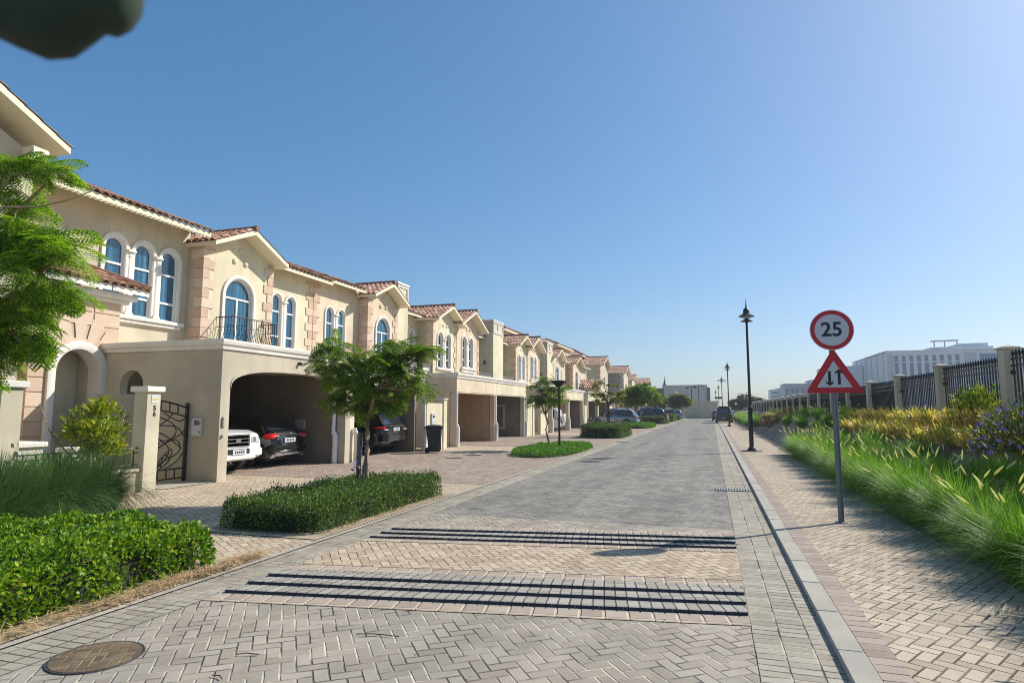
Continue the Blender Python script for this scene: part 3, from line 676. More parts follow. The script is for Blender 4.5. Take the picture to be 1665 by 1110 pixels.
def juliet_door(root, X, yc, zt, zb=3.45, w=1.28, trans=5.36, surround=.14):
    y0, y1 = yc - w / 2, yc + w / 2
    return window(root, X, y0, y1, zb, zt, bars=(trans,), mull=((yc, zb + .04, trans),), surround=surround, rec=.09, fw=.055)
def twin(root, X, wins, zb, zt, col=True, **kw):
    for y0, y1 in wins: window(root, X, y0, y1, zb, zt, **kw)
    if col:
        for (a, b), (c, d) in zip(wins, wins[1:]): column(root, X + .0, (b + c) / 2, zb, zt - (b - a) / 2 + .02, min(.085, (c - b) / 2.6))
# ------------------------------------------------------------------ the terrace of houses on the left
G_H = 'terraced houses with tiled gables on the left'
# --- house with the porch tower (number 56)
hA = thing('terraced_house', 'beige house at far left with three slim arched windows and stone porch arch', 'house', (-15.6, 11.5, 0), 0, G_H)
wA = [(12.5, 13.1), (13.42, 14.02), (14.34, 14.94)]
wall_front(hA, -15.6, 8.0, 15.38, 0, 7.42, 'cream', [hole(a, b, 4.32, 6.46) for a, b in wA])
twin(hA, -15.6, wA, 4.32, 6.46, bars=(5.72, 4.86), surround=.12, rec=.05)
mb = MB(); mb.bevbox(-15.7, -15.42, 12.36, 15.16, 4.2, 4.315, .02); mb.bevbox(-15.7, -15.48, 12.42, 15.1, 4.1, 4.2, .02); obj('sill', mb, 'trim', hA)
lean_roof(hA, 7.6, 15.42, 7.23, -14.8, -19.0, 21)
# scalloped plaster line under the eave
mb = MB()
for i in range(44):
    y = 8.9 + i * .15
    mb.tube([(-14.83, y, 7.06), (-14.83, y + .075, 7.02), (-14.83, y + .15, 7.06)], .014, 5)
obj('eave_trim', mb, 'fascia', hA)
core(hA, 8.0, 15.3, -15.9)
# porch tower
wall_front(hA, -14.85, 10.2, 12.47, 0, 4.72, 'stone', [hole(10.83, 11.98, 0, 3.18)], th=.45)
mb = MB(); mb.box(-15.58, -15.3, 12.2, 12.46, 0, 4.7); mb.box(-15.6, -15.3, 10.22, 10.5, 0, 4.7); obj('porch_side', mb, 'stone', hA)
mb = MB()   # raised stone courses and fan voussoirs
for i in range(13):
    z = .06 + i * .34
    for (a, b) in ((10.2, 10.62), (12.17, 12.47)) if z < 3.1 else ((10.2, 10.9), (10.93, 11.7), (11.73, 12.47)):
        if z < 3.3 or z > 3.62: mb.bevbox(-14.86, -14.828, a + .01, b - .008, z, z + .325, .01)
obj('quoins', mb, 'stone', hA)
mb = MB()
for k in range(9):
    t = math.pi * (k + .5) / 9; c, s_ = math.cos(t), math.sin(t); yc, zc = 11.405, 2.605
    r0, r1 = .79, 1.30 + .08 * (k % 2)
    if zc + r1 * s_ < 3.0: continue
    w = .125
    mb.add([(-14.825, yc + r0 * math.cos(t + w), zc + r0 * math.sin(t + w)), (-14.825, yc + r0 * math.cos(t - w), zc + r0 * math.sin(t - w)), (-14.825, yc + r1 * math.cos(t - w * 1.05), zc + r1 * math.sin(t - w * 1.05)), (-14.825, yc + r1 * math.cos(t + w * 1.05), zc + r1 * math.sin(t + w * 1.05))], [(0, 1, 2, 3)])
obj('voussoirs', mb, 'stone', hA)
mb = MB(); g = .19
a_ = arch(10.83 - g, 11.98 + g, 0, 2.605, 18); b_ = arch(10.836, 11.974, 0, 2.605, 18)
mb.loft([[(-14.9, ua, va), (-14.76, ua, va), (-14.74, (ua * .7 + ub * .3), (va * .7 + vb * .3)), (-14.78, ub, vb), (-15.2, ub, vb)] for (ua, va), (ub, vb) in zip(a_[1:] + a_[:1], b_[1:] + b_[:1])], True, True)
obj('arch_moulding', mb, 'trim', hA, smooth=50)
mb = MB(); mb.box(-15.58, -15.28, 11.99, 12.09, 0, 4.6); obj('porch_inside', mb, 'beige', hA); mb = MB(); mb.box(-15.58, -15.28, 10.6, 10.82, 0, 4.6); obj('porch_inside', mb, 'beige', hA)
lean_roof(hA, 9.75, 12.92, 4.86, -14.38, -15.6, 25, hip1=1.1, ridge=False, fascia='trim')
mb = MB(); mb.bevbox(-14.9, -14.55, 9.9, 12.75, 4.55, 4.70, .03); mb.bevbox(-15.5, -14.7, 9.95, 12.62, 4.45, 4.56, .02); obj('cornice', mb, 'trim', hA)
# projecting gable wing at the frame's left edge
wall_front(hA, -13.5, 4.4, 9.1, 0, 7.0, 'cream', za=8.1); wall_side(hA, 4.4, -16, -13.82, 0, 7.0, 'cream')
mb = MB(); mb.box(-16, -13.82, 8.84, 9.1, 0, 7.0); obj('wall', mb, 'cream', hA)
gable_roof(hA, 4.4, 9.1, 7.27, 8.58, -12.9, -19, ov=.32)
mb = MB(); mb.bevbox(-13.3, -13.0, 8.7, 9.05, 6.75, 7.05, .02); obj('bracket', mb, 'fascia', hA)
# --- B
hB = thing('terraced_house', 'yellow house with an arched balcony door and a carport with arched opening', 'house', (-15, 15, 0), 0, G_H)
XT = -15.45
wall_front(hB, -15.0, 15.35, 18.58, 3.2, 6.84, 'yellow', [hole(16.3, 17.6, 3.45, 6.03)], za=7.5)
wall_side(hB, 15.36, -16.4, -15.3, 0, 7.0, 'beige')
mb = MB(); mb.box(-15.8, -15.3, 18.33, 18.57, 3.2, 6.8); obj('wall', mb, 'yellow', hB)
juliet_door(hB, -15.0, 16.95, 6.03)
quoins(hB, -15.0, 15.35, 3.3, 6.82, 1); quoins(hB, -15.0, 18.58, 3.3, 6.82, -1, flip=1)
dots(hB, -15.0, 16.93, 6.60, 'yellow')
gable_roof(hB, 15.35, 18.58, 6.90, 7.70, -14.4, -18.6, ov=.14)
wB = [(19.16, 19.66), (19.98, 20.48)]
wall_front(hB, XT, 18.5, 21.65, 3.2, 7.1, 'yellow', [hole(a, b, 3.45, 6.0) for a, b in wB])
twin(hB, XT, wB, 3.45, 6.0, bars=(5.35, 4.42), surround=.1, rec=.05)
quoins(hB, XT, 21.64, 3.3, 6.85, -1, wrap=False)
lean_roof(hB, 18.4, 22.2, 6.98, -14.85, -18.6, 19)
core(hB, 15.4, 21.6, -15.8)
railing(hB, -15.0, -14.3, 16.0, 18.05, 3.5, 4.62)
carport(hB, 12.1, 17.75, arched=True, mat='beige', pil='trim', side_holes=[arch(-14.26, -13.5, 1.6, 2.3, 12)], right=True)
pipe(hB, -11.45, 17.35, 0, 2.4)
mb = MB(); mb.bevbox(XC, XC + .05, 12.17, 12.27, 1.28, 1.52, .01); mb.lathe([(.045, 0), (.05, .02), (.03, .05), (.005, .055)], (XC + .02, 12.2, 1.05), 10); obj('intercom', mb, 'graybox', hB)
mb = MB(); mb.bevbox(-12.95, -12.6, 17.42, 17.505, 1.05, 1.38, .01); obj('switch_box', mb, 'graybox', hB)
mb = MB(); mb.bevbox(XW, XW + .12, 14.6, 14.95, 2.2, 2.5, .02); obj('ceiling_lamp', mb, 'graybox', hB)
mb = MB(); mb.tube([(XC, 15.0, 2.98), (XC + .1, 15.0, 2.96)], .045, 8); obj('security_light', mb, 'black', hB)
# --- C
hC = thing('terraced_house', 'peach house with its balcony gable on the right beside a slim latticed tower', 'house', (-15, 24, 0), 0, G_H)
wC = [(22.58, 23.1), (23.46, 23.98)]
wall_front(hC, XT, 21.655, 25.3, 3.2, 7.24, 'pinkst', [hole(a, b, 3.45, 6.02) for a, b in wC])
twin(hC, XT, wC, 3.45, 6.02, bars=(5.35, 4.42), surround=.1, rec=.05)
quoins(hC, XT + .005, 21.66, 3.3, 6.85, 1, wrap=False)
wall_front(hC, -15.0, 25.2, 28.04, 3.2, 6.84, 'pinkst', [hole(26.02, 27.26, 3.45, 6.05)], za=7.5)
wall_side(hC, 25.21, -15.6, -15.3, 3.2, 6.8, 'pinkst')
juliet_door(hC, -15.0, 26.64, 6.05, w=1.24)
quoins(hC, -15.0, 25.2, 3.3, 6.82, 1); quoins(hC, -15.0, 28.04, 3.3, 6.82, -1, flip=1)
dots(hC, -15.0, 26.62, 6.6, 'pinkst')
gable_roof(hC, 25.2, 28.04, 6.95, 7.75, -14.4, -18.6, ov=.28)
lean_roof(hC, 22.2, 24.95, 7.12, -14.9, -18.6, 19)
core(hC, 21.65, 29.1, -15.85); railing(hC, -15.0, -14.3, 25.75, 27.6, 3.5, 4.62)
tower(hC, -15.0, 28.05, 29.22, 3.2, 8.15, 'yellow', depth=1.4, panels=1, band=False)
carport(hC, 17.75, 23.25, mat='yellow', pier0=.32, pier1=.0, right='end', left=False)
pipe(hC, -11.13, 23.3, 0, 2.4); pipe(hC, -11.05, 17.98, 0, 1.1)
mb = MB(); mb.plate(rect(-15.6, -13.0, 0, 2.9), [], -22.97, -22.94, FY); obj('side_panel', mb, 'black', hC)
# --- D and E : twin gables
def pair(Y0, la, lb, ma, mb_, near=True, dY=0.0, cars=(26.6, 32.2, 37.9)):
    d = Y0 - 29.22
    a = thing('terraced_house', la, 'house', (-15, 32 + d, 0), 0, G_H)
    wall_front(a, -16.0, 29.2 + d, 32.5 + d, 3.2, 7.08, ma, [hole(31.35 + d, 31.85 + d, 4.3, 6.1), hole(30.4 + d, 30.9 + d, 4.3, 6.1)])
    twin(a, -16.0, [(30.4 + d, 30.9 + d), (31.35 + d, 31.85 + d)], 4.3, 6.1, col=False, bars=(5.4,), surround=.16, glass='glassdark')
    lean_roof(a, 29.25 + d, 32.2 + d, 6.98, -15.45, -18.6, 19, ridge=False)
    wa = [(33.0 + d, 33.72 + d), (34.14 + d, 34.86 + d)]
    wall_front(a, -15.0, 32.35 + d, 35.7 + d, 3.2, 6.84, ma, [hole(p, q, 4.1, 6.15) for p, q in wa], za=7.6)
    wall_side(a, 32.36 + d, -16.2, -15.3, 3.2, 6.9, 'beige' if near else 'yellow')
    twin(a, -15.0, wa, 4.1, 6.15, bars=(5.42, 4.62), mull=[], surround=.13, glass='glassdark')
    mm = MB(); mm.bevbox(-15.1, -14.85, 32.8 + d, 35.06 + d, 3.98, 4.1, .015); obj('sill', mm, 'trim', a)
    quoins(a, -15.0, 32.35 + d, 3.3, 6.82, 1, mat='pinkst' if near else 'stone', big=.4, small=.22); quoins(a, -15.0, 35.7 + d, 3.3, 6.82, -1, mat='stone', wrap=False, big=.34, small=.2)
    dots(a, -15.0, 34.03 + d, 6.62, ma)
    gable_roof(a, 32.35 + d, 35.7 + d, 6.86, 7.83, -14.4, -18.8, ov=.42, fine=near)
    core(a, 29.2 + d, 35.65 + d, -16.3)
    mm = MB(); mm.box(-15.1, -15.05, 29.3 + d, 32.3 + d, 3.3, 4.25); obj('terrace_screen', mm, 'darkbrown', a)
    b = thing('terraced_house', lb, 'house', (-15, 38 + d, 0), 0, G_H)
    wb = [(36.56 + d, 37.28 + d), (37.68 + d, 38.4 + d)]
    wall_front(b, -14.94, 35.705 + d, 39.57 + d, 3.2, 7.0, mb_, [hole(p, q, 4.35, 6.3) for p, q in wb], za=7.9)
    twin(b, -14.94, wb, 4.35, 6.3, bars=(5.6, 4.85), surround=.13, glass='glassdark')
    mm = MB(); mm.bevbox(-15.04, -14.76, 36.32 + d, 38.66 + d, 4.2, 4.35, .02); mm.bevbox(-15.04, -14.84, 36.4 + d, 38.58 + d, 4.02, 4.2, .02); obj('sill', mm, 'trim', b)
    quoins(b, -14.94, 39.57 + d, 3.3, 6.9, -1, mat='stone', wrap=False, big=.34, small=.2)
    dots(b, -14.94, 37.6 + d, 6.82, mb_)
    gable_roof(b, 35.75 + d, 39.57 + d, 6.96, 8.05, -14.35, -18.8, ov=.42, fine=near)
    wall_front(b, -16.3, 39.4 + d, 42.75 + d, 3.2, 7.1, 'cream', [hole(40.2 + d, 40.8 + d, 3.6, 5.95), hole(41.3 + d, 41.9 + d, 3.6, 5.95)])
    twin(b, -16.3, [(40.2 + d, 40.8 + d), (41.3 + d, 41.9 + d)], 3.6, 5.95, col=False, bars=(5.3,), surround=.14, glass='glassdark')
    lean_roof(b, 39.4 + d, 42.7 + d, 6.95, -15.6, -18.6, 19, ridge=False, fine=near)
    tower(b, -15.0, 42.72 + d, 45.0 + d, 3.2, 8.22, 'yellow', depth=1.9)
    lantern(b, -15.6, 42.5 + d, 5.0)
    mm = MB(); mm.box(-15.1, -15.05, 39.6 + d, 42.7 + d, 3.3, 4.25); obj('terrace_screen', mm, 'darkbrown', b)
    core(b, 35.7 + d, 44.95 + d, -16.6)
    c0, c1, c2 = cars
    carport(a, c0, c1, mat='ochre' if False else 'pinkst', inner='ochre', pier0=.26, pier1=.22, zb=2.5); pipe(a, -11.13, c0 + .1, 0, 2.45); pipe(a, -11.13, c1 - .05, 0, 2.45)
    carport(b, c1, c2, mat='yellow', inner='interior', pier0=0, pier1=.25, left=False, right='end', zb=2.5); pipe(b, -11.13, c2 - .05, 0, 2.45)
    # framed niche on the far inner wall of the second carport
    mm = MB(); mm.plate(rect(-14.6, -12.4, .45, 2.0), [rect(-14.45, -12.55, .6, 1.85)], -(c2 - .26), -(c2 - .33), FY); obj('niche_frame', mm, 'beige', b)
    return a, b
hD, hE = pair(29.22, 'pale yellow house, left of the nearer pair of matching gables', 'peach house, right of the nearer pair of matching gables', 'yellow', 'pinkst')
hF, hG = pair(45.02, 'pale yellow house, left of the farther pair of matching gables', 'peach house, right of the farther pair of matching gables', 'yellow', 'pinkst', near=False, cars=(44.6, 50.5, 56.5))
def rear(root, X0, X1, Y0, Y1, zw, zr):
    mb = MB(); mb.box(X1 + .4, X0 - .4, Y0 + .4, Y1 - .4, 6, zw); obj('upper_storey', mb, 'cream', root)
    tm = MB(); xm, ym = (X0 + X1) / 2, (Y0 + Y1) / 2
    dx = (X0 - X1) / 2; dy = (Y1 - Y0) / 2; r = zr - zw
    for P0, e, u, nn, L, run in (((X0, Y0, zw), (0, 1, 0), (-1, 0), 0, Y1 - Y0, dx), ((X0, Y0, zw), (-1, 0, 0), (0, 1), 0, X0 - X1, dy), ((X1, Y0, zw), (0, 1, 0), (1, 0), 0, Y1 - Y0, dx), ((X0, Y1, zw), (-1, 0, 0), (0, -1), 0, X0 - X1, dy)):
        sl = math.hypot(run, r); uu = (u[0] * run / sl, u[1] * run / sl, r / sl); nv = (-u[0] * r / sl, -u[1] * r / sl, run / sl)
        tile_slope(tm, P0, e, uu, nv, L, lambda s: -.03, lambda s, L=L, sl=sl: sl * min(s, L - s) / (L / 2), fine=False)
    rf = obj('roof', tm, 'tile', root)
    rc = MB()
    for cx, cy in ((X0, Y0), (X1, Y0), (X0, Y1), (X1, Y1)): ridge_cap(rc, (cx, cy, zw + .05), (xm, ym, zr + .06), seg=.8)
    obj('ridge_tiles', rc, 'tiledark', rf)
    fm = MB(); fm.box(X1 + .02, X0 - .02, Y0 + .02, Y1 - .02, zw - .2, zw - .01); obj('fascia', fm, 'fascia', rf)
rear(hF, -17.4, -22.0, 56.2 - 3.6, 60.8, 8.95, 9.95)
# --- H and I
def balc(Y0, la, mat, wide=3.5, tw=4.0, gz=0.0, grp=True, ap=7.83):
    h = thing('terraced_house', la, 'house', (-15, Y0 + 2, 0), 0, G_H); c = Y0 + wide / 2
    wall_front(h, -15.0, Y0, Y0 + wide, 3.2, 6.84, mat, [hole(c - .62, c + .62, 3.45, 6.05)], za=7.55); wall_side(h, Y0 + .01, -16.4, -15.3, 0, 6.85, 'ochre')
    juliet_door(h, -15.0, c, 6.05, w=1.24); quoins(h, -15, Y0, 3.3, 6.8, 1); dots(h, -15, c, 6.6, mat)
    gable_roof(h, Y0, Y0 + wide, 6.9, ap, -14.4, -18.8, ov=.35, fine=False)
    w = [(Y0 + wide + .9, Y0 + wide + 1.4), (Y0 + wide + 1.85, Y0 + wide + 2.35)]
    wall_front(h, XT, Y0 + wide - .05, Y0 + wide + tw, 3.2, 7.1, 'cream', [hole(a, b, 3.6, 6.0) for a, b in w]); twin(h, XT, w, 3.6, 6.0, bars=(5.3, 4.4), surround=.12, glass='glassdark')
    lean_roof(h, Y0 + wide - .1, Y0 + wide + tw, 6.98, -14.85, -18.8, 20, fine=False); railing(h, -15, -14.3, c - .95, c + .95, 3.5, 4.6, gap=.16)
    core(h, Y0, Y0 + wide + tw, -15.85); return h
hH = balc(60.8, 'cream balcony-gabled house just past the farther pair of matching gables', 'cream')
rear(hH, -16.8, -22, 70.5, 79.5, 9.3, 10.35)
hI = balc(70.1, 'peach house with a dark balcony railing, just before the taller plain-sided house', 'pinkst', wide=4.2, tw=6.5)
rear(hI, -17.0, -22, 86, 95.5, 9.3, 10.6)
mb = MB(); mb.box(-17, -12.6, 74.0, 80, 2.6, 4.25); obj('wall', mb, 'cream', hI); mb = MB(); mb.box(-16.98, -12.62, 74.02, 79.9, 0, 2.6); obj('wall', mb, 'grey', hI)  # lower wall's shade is put into its greyer stucco
side_slope(hI, -12.3, -17.2, 4.25, 73.6, 76.0, 5.3, fine=False)
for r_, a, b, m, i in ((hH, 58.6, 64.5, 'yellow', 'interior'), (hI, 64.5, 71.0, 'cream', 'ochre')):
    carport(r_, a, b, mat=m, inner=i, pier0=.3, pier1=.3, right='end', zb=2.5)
# --- J, K and farther
def tall(Y0, Y1, la, side, zt, za, Xf=-14.5, Xb=-20, front='cream', wz=True, low=None):
    h = thing('terraced_house', la, 'house', (Xf, Y0, 0), 0, G_H); c = (Y0 + Y1) / 2; w = (Y1 - Y0) * .12
    wall_front(h, Xf, Y0, Y1, 0, zt, front, [hole(c - w, c + w, 4.4, 6.3)], za=za - .35); wall_side(h, Y0 + .01, Xb, Xf - .3, 0, zt, side)
    window(h, Xf, c - w, c + w, 4.4, 6.3, bars=(5.6,), surround=.15, glass='glassdark', sill=True)
    quoins(h, Xf, Y0, .3, zt - .05, 1, big=.75, small=.4, hgt=.45)
    gable_roof(h, Y0, Y1, zt, za, Xf + .6, Xb, ov=.5, fine=False); core(h, Y0 + .3, Y1, Xf - .4, 0, zt - .1, Xb)
    return h
hJ = tall(85.9, 92.5, 'tall cream house end with plain side wall, corner stones and broad tiled roof', 'cream', 7.75, 9.15)
hK = tall(110, 116.5, 'tall house far along the row with a plain taupe side wall facing the camera', 'grey', 8.0, 9.35, Xb=-19.5)
hL = tall(122, 128, 'smallest visible gable far down the row, just beyond the taupe-sided house', 'ochre', 7.3, 8.4, Xb=-21)
hM = tall(148, 158, 'farthest house of the row, only its tiled roof showing above the trees', 'cream', 7.6, 9.0, Xb=-25)
carport(hJ, 79.5, 86.0, mat='cream', inner='ochre', right='end'); carport(hK, 96.0, 103.0, mat='yellow', inner='interior', right='end'); carport(hL, 112.5, 119.0, mat='cream', inner='interior', right='end')
# ------------------------------------------------------------------ garden walls, gates, small fittings
t = thing('garden_wall', 'low cream garden wall with railing between two capped pillars, one numbered 56', 'wall', (-11.35, 8.9, 0))
for (y0, y1, nm) in ((10.2, 10.55, 1), (7.36, 7.72, 0)):
    mb = MB(); mb.bevbox(-11.6, -11.25, y0, y1, 0, 2.06, .01); p = obj('pillar', mb, 'cream', t)
    mb = MB(); mb.bevbox(-11.66, -11.19, y0 - .06, y1 + .06, 2.06, 2.18, .015); obj('cap', mb, 'trim', p)
    if nm:
        mb = text_mb('5', .145, FX, 0, -11.245, (10.40, 1.72), bold=.006); text_mb('6', .145, FX, 0, -11.245, (10.40, 1.60), mb, .006); obj('house_number', mb, 'signblack', p)
        mb = MB(); mb.box(-11.25, -11.243, 10.31, 10.49, 1.83, 2.0); obj('sticker', mb, 'signwhite', p)
        mb = MB(); mb.box(-11.2425, -11.2415, 10.33, 10.47, 1.89, 1.93); obj('sticker_band', mb, 'caryellow', p)
mb = MB(); mb.box(-11.5, -11.34, 7.72, 10.2, 0, .42); mb.bevbox(-11.54, -11.3, 7.72, 10.2, .42, .48, .01); obj('low_wall', mb, 'cream', t)
mb = MB(); mb.bevbox(-12.75, -11.6, 10.28, 10.46, 0, 2.02, .01); obj('side_wall', mb, 'grey', t)  # shade on this side of the cream wall painted as grey
mb = MB()
for z in (.55, .80, .90): mb.tube([(-11.42, 7.72, z), (-11.42, 10.2, z)], .014, 5)
for i in range(11): mb.box(-11.43, -11.41, 7.9 + i * .22, 7.92 + i * .22, .48, .9)
obj('railing', mb, 'black', t)
mb = MB(); mb.bevbox(-12.1, -11.75, 9.05, 9.55, 0, .86, .01); mb.bevbox(-12.15, -11.7, 9.0, 9.6, .86, .96, .015); obj('planter_box', mb, 'trim', t)
mb = MB(); mb.bevbox(-12.6, -11.9, 8.0, 8.6, 0, 1.0, .01); mb.bevbox(-12.66, -11.84, 7.95, 8.65, 1.0, 1.1, .015); obj('planter_box', mb, 'trim', t)
# wrought gate
t = thing('metal_gate', 'black wrought-iron garden gate with curling leaf-like bars beside the number 56 pillar', 'gate', (-12.0, 11.3, 0))
y0, y1 = 10.56, 12.06; mb = MB(); gx = -12.0
topz = lambda y: 1.92 - .22 * ((y - y0) / (y1 - y0)) ** 2 + .02
mb.box(gx - .03, gx + .03, y1 - .07, y1, .02, 1.85); mb.box(gx - .02, gx + .02, y0, y0 + .04, .05, 1.9)
ys = [y0 + (y1 - y0 - .07) * k / 10 for k in range(11)]
for dz, r in ((0, .022), (-.22, .018)): mb.tube([(gx, y, topz(y) + dz) for y in ys], r, 6)
for z in (.1, .32): mb.tube([(gx, y0, z), (gx, y1 - .07, z)], .018, 6)
for k in range(1, 6):
    y = y0 + (y1 - y0 - .07) * k / 6; mb.box(gx - .01, gx + .01, y - .012, y + .012, topz(y) - .22, topz(y)); mb.box(gx - .01, gx + .01, y - .012, y + .012, .1, .32)
obj('gate_frame', mb, 'black', t)
mb = MB(); W_ = y1 - y0 - .07
def crv(pts):
    P = [(gx, y0 + W_ * a, .32 + (1.62 - .32) * b) for a, b in pts]; out = []
    for i in range(len(P) - 1):
        p0, p1, p2, p3 = P[max(i - 1, 0)], P[i], P[i + 1], P[min(i + 2, len(P) - 1)]
        for s_ in range(5):
            q = s_ / 5
            out.append(tuple(.5 * ((2 * p1[c]) + (-p0[c] + p2[c]) * q + (2 * p0[c] - 5 * p1[c] + 4 * p2[c] - p3[c]) * q * q + (-p0[c] + 3 * p1[c] - 3 * p2[c] + p3[c]) * q ** 3) for c in range(3)))
    out.append(P[-1]); mb.tube(out, .014, 5, False)
for c in ([(.0, .95), (.25, .75), (.6, .6), (.95, .35)], [(0, .6), (.3, .7), (.6, .85), (.75, 1.0)], [(.05, 1), (.3, .8), (.8, .75), (1, .55)], [(.4, .95), (.75, .8), (.8, .6), (.5, .4), (.25, .25), (.25, 0)], [(.35, 0), (.3, .25), (.1, .5), (0, .55)], [(.35, 0), (.4, .3), (.6, .45), (.9, .6), (1, .7)], [(.35, 0), (.6, .15), (.9, .3), (.85, .5), (.5, .5)], [(.45, 0), (.55, .2), (.75, .35), (.7, .15), (.5, 0)], [(.0, .1), (.15, .2), (.1, .35), (0, .4)], [(.0, .02), (.2, .1), (.2, .3), (0, .48)], [(.6, 0), (.85, .12), (1, .3)], [(.0, .8), (.4, .6), (.7, .35), (.55, .1), (.4, 0)], [(.55, 1), (.85, .85), (1, .9)], [(.2, .45), (.35, .58), (.5, .45)], [(.55, .05), (.6, .25), (.72, .2)]): crv(c)
obj('scrollwork', mb, 'black', t)
def meter(name, loc_fn, label):
    t = thing(name, label, 'meter box', loc_fn(0, 0, 0)); mb = MB(); v = []
    mb.plate(rect(-.17, .17, -.23, .23), [], -.02, .05, loc_fn); b = obj('cabinet', mb, 'graybox', t)
    mb = MB(); mb.plate(rect(-.14, .14, -.2, .2), [rect(-.08, .08, .04, .15)], .05, .06, loc_fn); obj('door', mb, 'signwhite', b)
    mb = MB(); mb.plate(rect(-.08, .08, .04, .15), [], .045, .052, loc_fn); mb.plate(rect(.095, .12, .06, .12), [], .06, .066, loc_fn); mb.plate(rect(.09, .12, -.14, -.1), [], .06, .066, loc_fn); obj('meter_window', mb, 'glassdark', b)
meter('meter_box', lambda u, v, w: (-11.72 + u, 12.1 - w, 1.28 + v), 'white utility meter box on the shaded carport side wall right of the gate')
meter('meter_box', lambda u, v, w: (-11.1 + w, 24.0 + u, 1.3 + v), 'grey utility meter box on the cream gate wall behind the wheelie bin')
def gatewall(Y0, Y1, z, yp, label, mat='cream'):
    t = thing('gate_wall', label, 'wall', (-11.2, Y0, 0), 0, 'short gate walls between the carports')
    mb = MB(); mb.bevbox(-11.32, -11.1, Y0, Y1, 0, z, .01); obj('wall_panel', mb, mat, t)
    mb = MB(); mb.bevbox(-11.4, -11.05, yp, yp + .36, 0, z + .16, .01); p = obj('pillar', mb, mat, t)
    mb = MB(); mb.bevbox(-11.44, -11.01, yp - .04, yp + .4, z + .16, z + .22, .01); obj('cap', mb, 'trim', p)
gatewall(23.45, 25.05, 1.95, 25.05, 'cream gate wall with pillar right of the black wheelie bin', 'yellow')
gatewall(38.2, 39.3, 2.05, 39.3, 'narrow cream gate wall just past the second pair of carports', 'yellow')
gatewall(41.4, 42.8, 2.05, 42.8, 'cream gate wall left of the trunk of the slim roadside tree', 'yellow')
gatewall(57.0, 58.0, 2.05, 58.2, 'cream gate wall behind the bonnet of the silver-blue car', 'yellow')
gatewall(72.0, 74.0, 2.05, 75.0, 'farthest cream gate wall showing between the parked dark cars', 'yellow')
# ------------------------------------------------------------------ vehicles (front toward local +x)
def interp(P, x):
    if x <= P[0][0]: return P[0][1]
    for (a, va), (b, vb) in zip(P, P[1:]):
        if x <= b: return va + (vb - va) * (x - a) / (b - a)
    return P[-1][1]
def wheel(root, x, y, r, w=.24, side=1, rim='rim', spokes=5):
    t = MB(); prof = [(r * .66, -w / 2), (r * .92, -w / 2), (r, -w * .36), (r, w * .36), (r * .92, w / 2), (r * .66, w / 2), (r * .64, 0)]
    n = 24; rings = [[(x + q * math.cos(2 * math.pi * k / n), y + d, r + q * math.sin(2 * math.pi * k / n)) for q, d in prof] for k in range(n)]
    rings.append(rings[0]); t.loft(rings, False, True)
    wv = obj('wheel', t, 'rubber', root, world=False, smooth=40)
    m = MB(); yo = y + side * w * .38
    m.loft([[(x + q * math.cos(2 * math.pi * k / n), yy, r + q * math.sin(2 * math.pi * k / n)) for k in range(n)] for q, yy in ((r * .68, yo - side * .02), (r * .68, yo + side * .02), (r * .60, yo + side * .02), (r * .58, yo - side * .05))], False, True)
    for k in range(spokes):
        a = 2 * math.pi * k / spokes; da = .22
        m.add([(x + q * math.cos(a + s * da * (1.6 if q < r * .3 else .7)), yo + (.012 if q < r * .3 else .0) * side, r + q * math.sin(a + s * da * (1.6 if q < r * .3 else .7))) for q, s in ((r * .12, -1), (r * .62, -1), (r * .62, 1), (r * .12, 1))], [(0, 1, 2, 3)])
    m.loft([[(x + q * math.cos(2 * math.pi * k / 12), yy, r + q * math.sin(2 * math.pi * k / 12)) for k in range(12)] for q, yy in ((r * .16, yo - side * .02), (r * .16, yo + side * .02), (.002, yo + side * .025))], False, True)
    obj('rim', m, rim, wv, world=False)
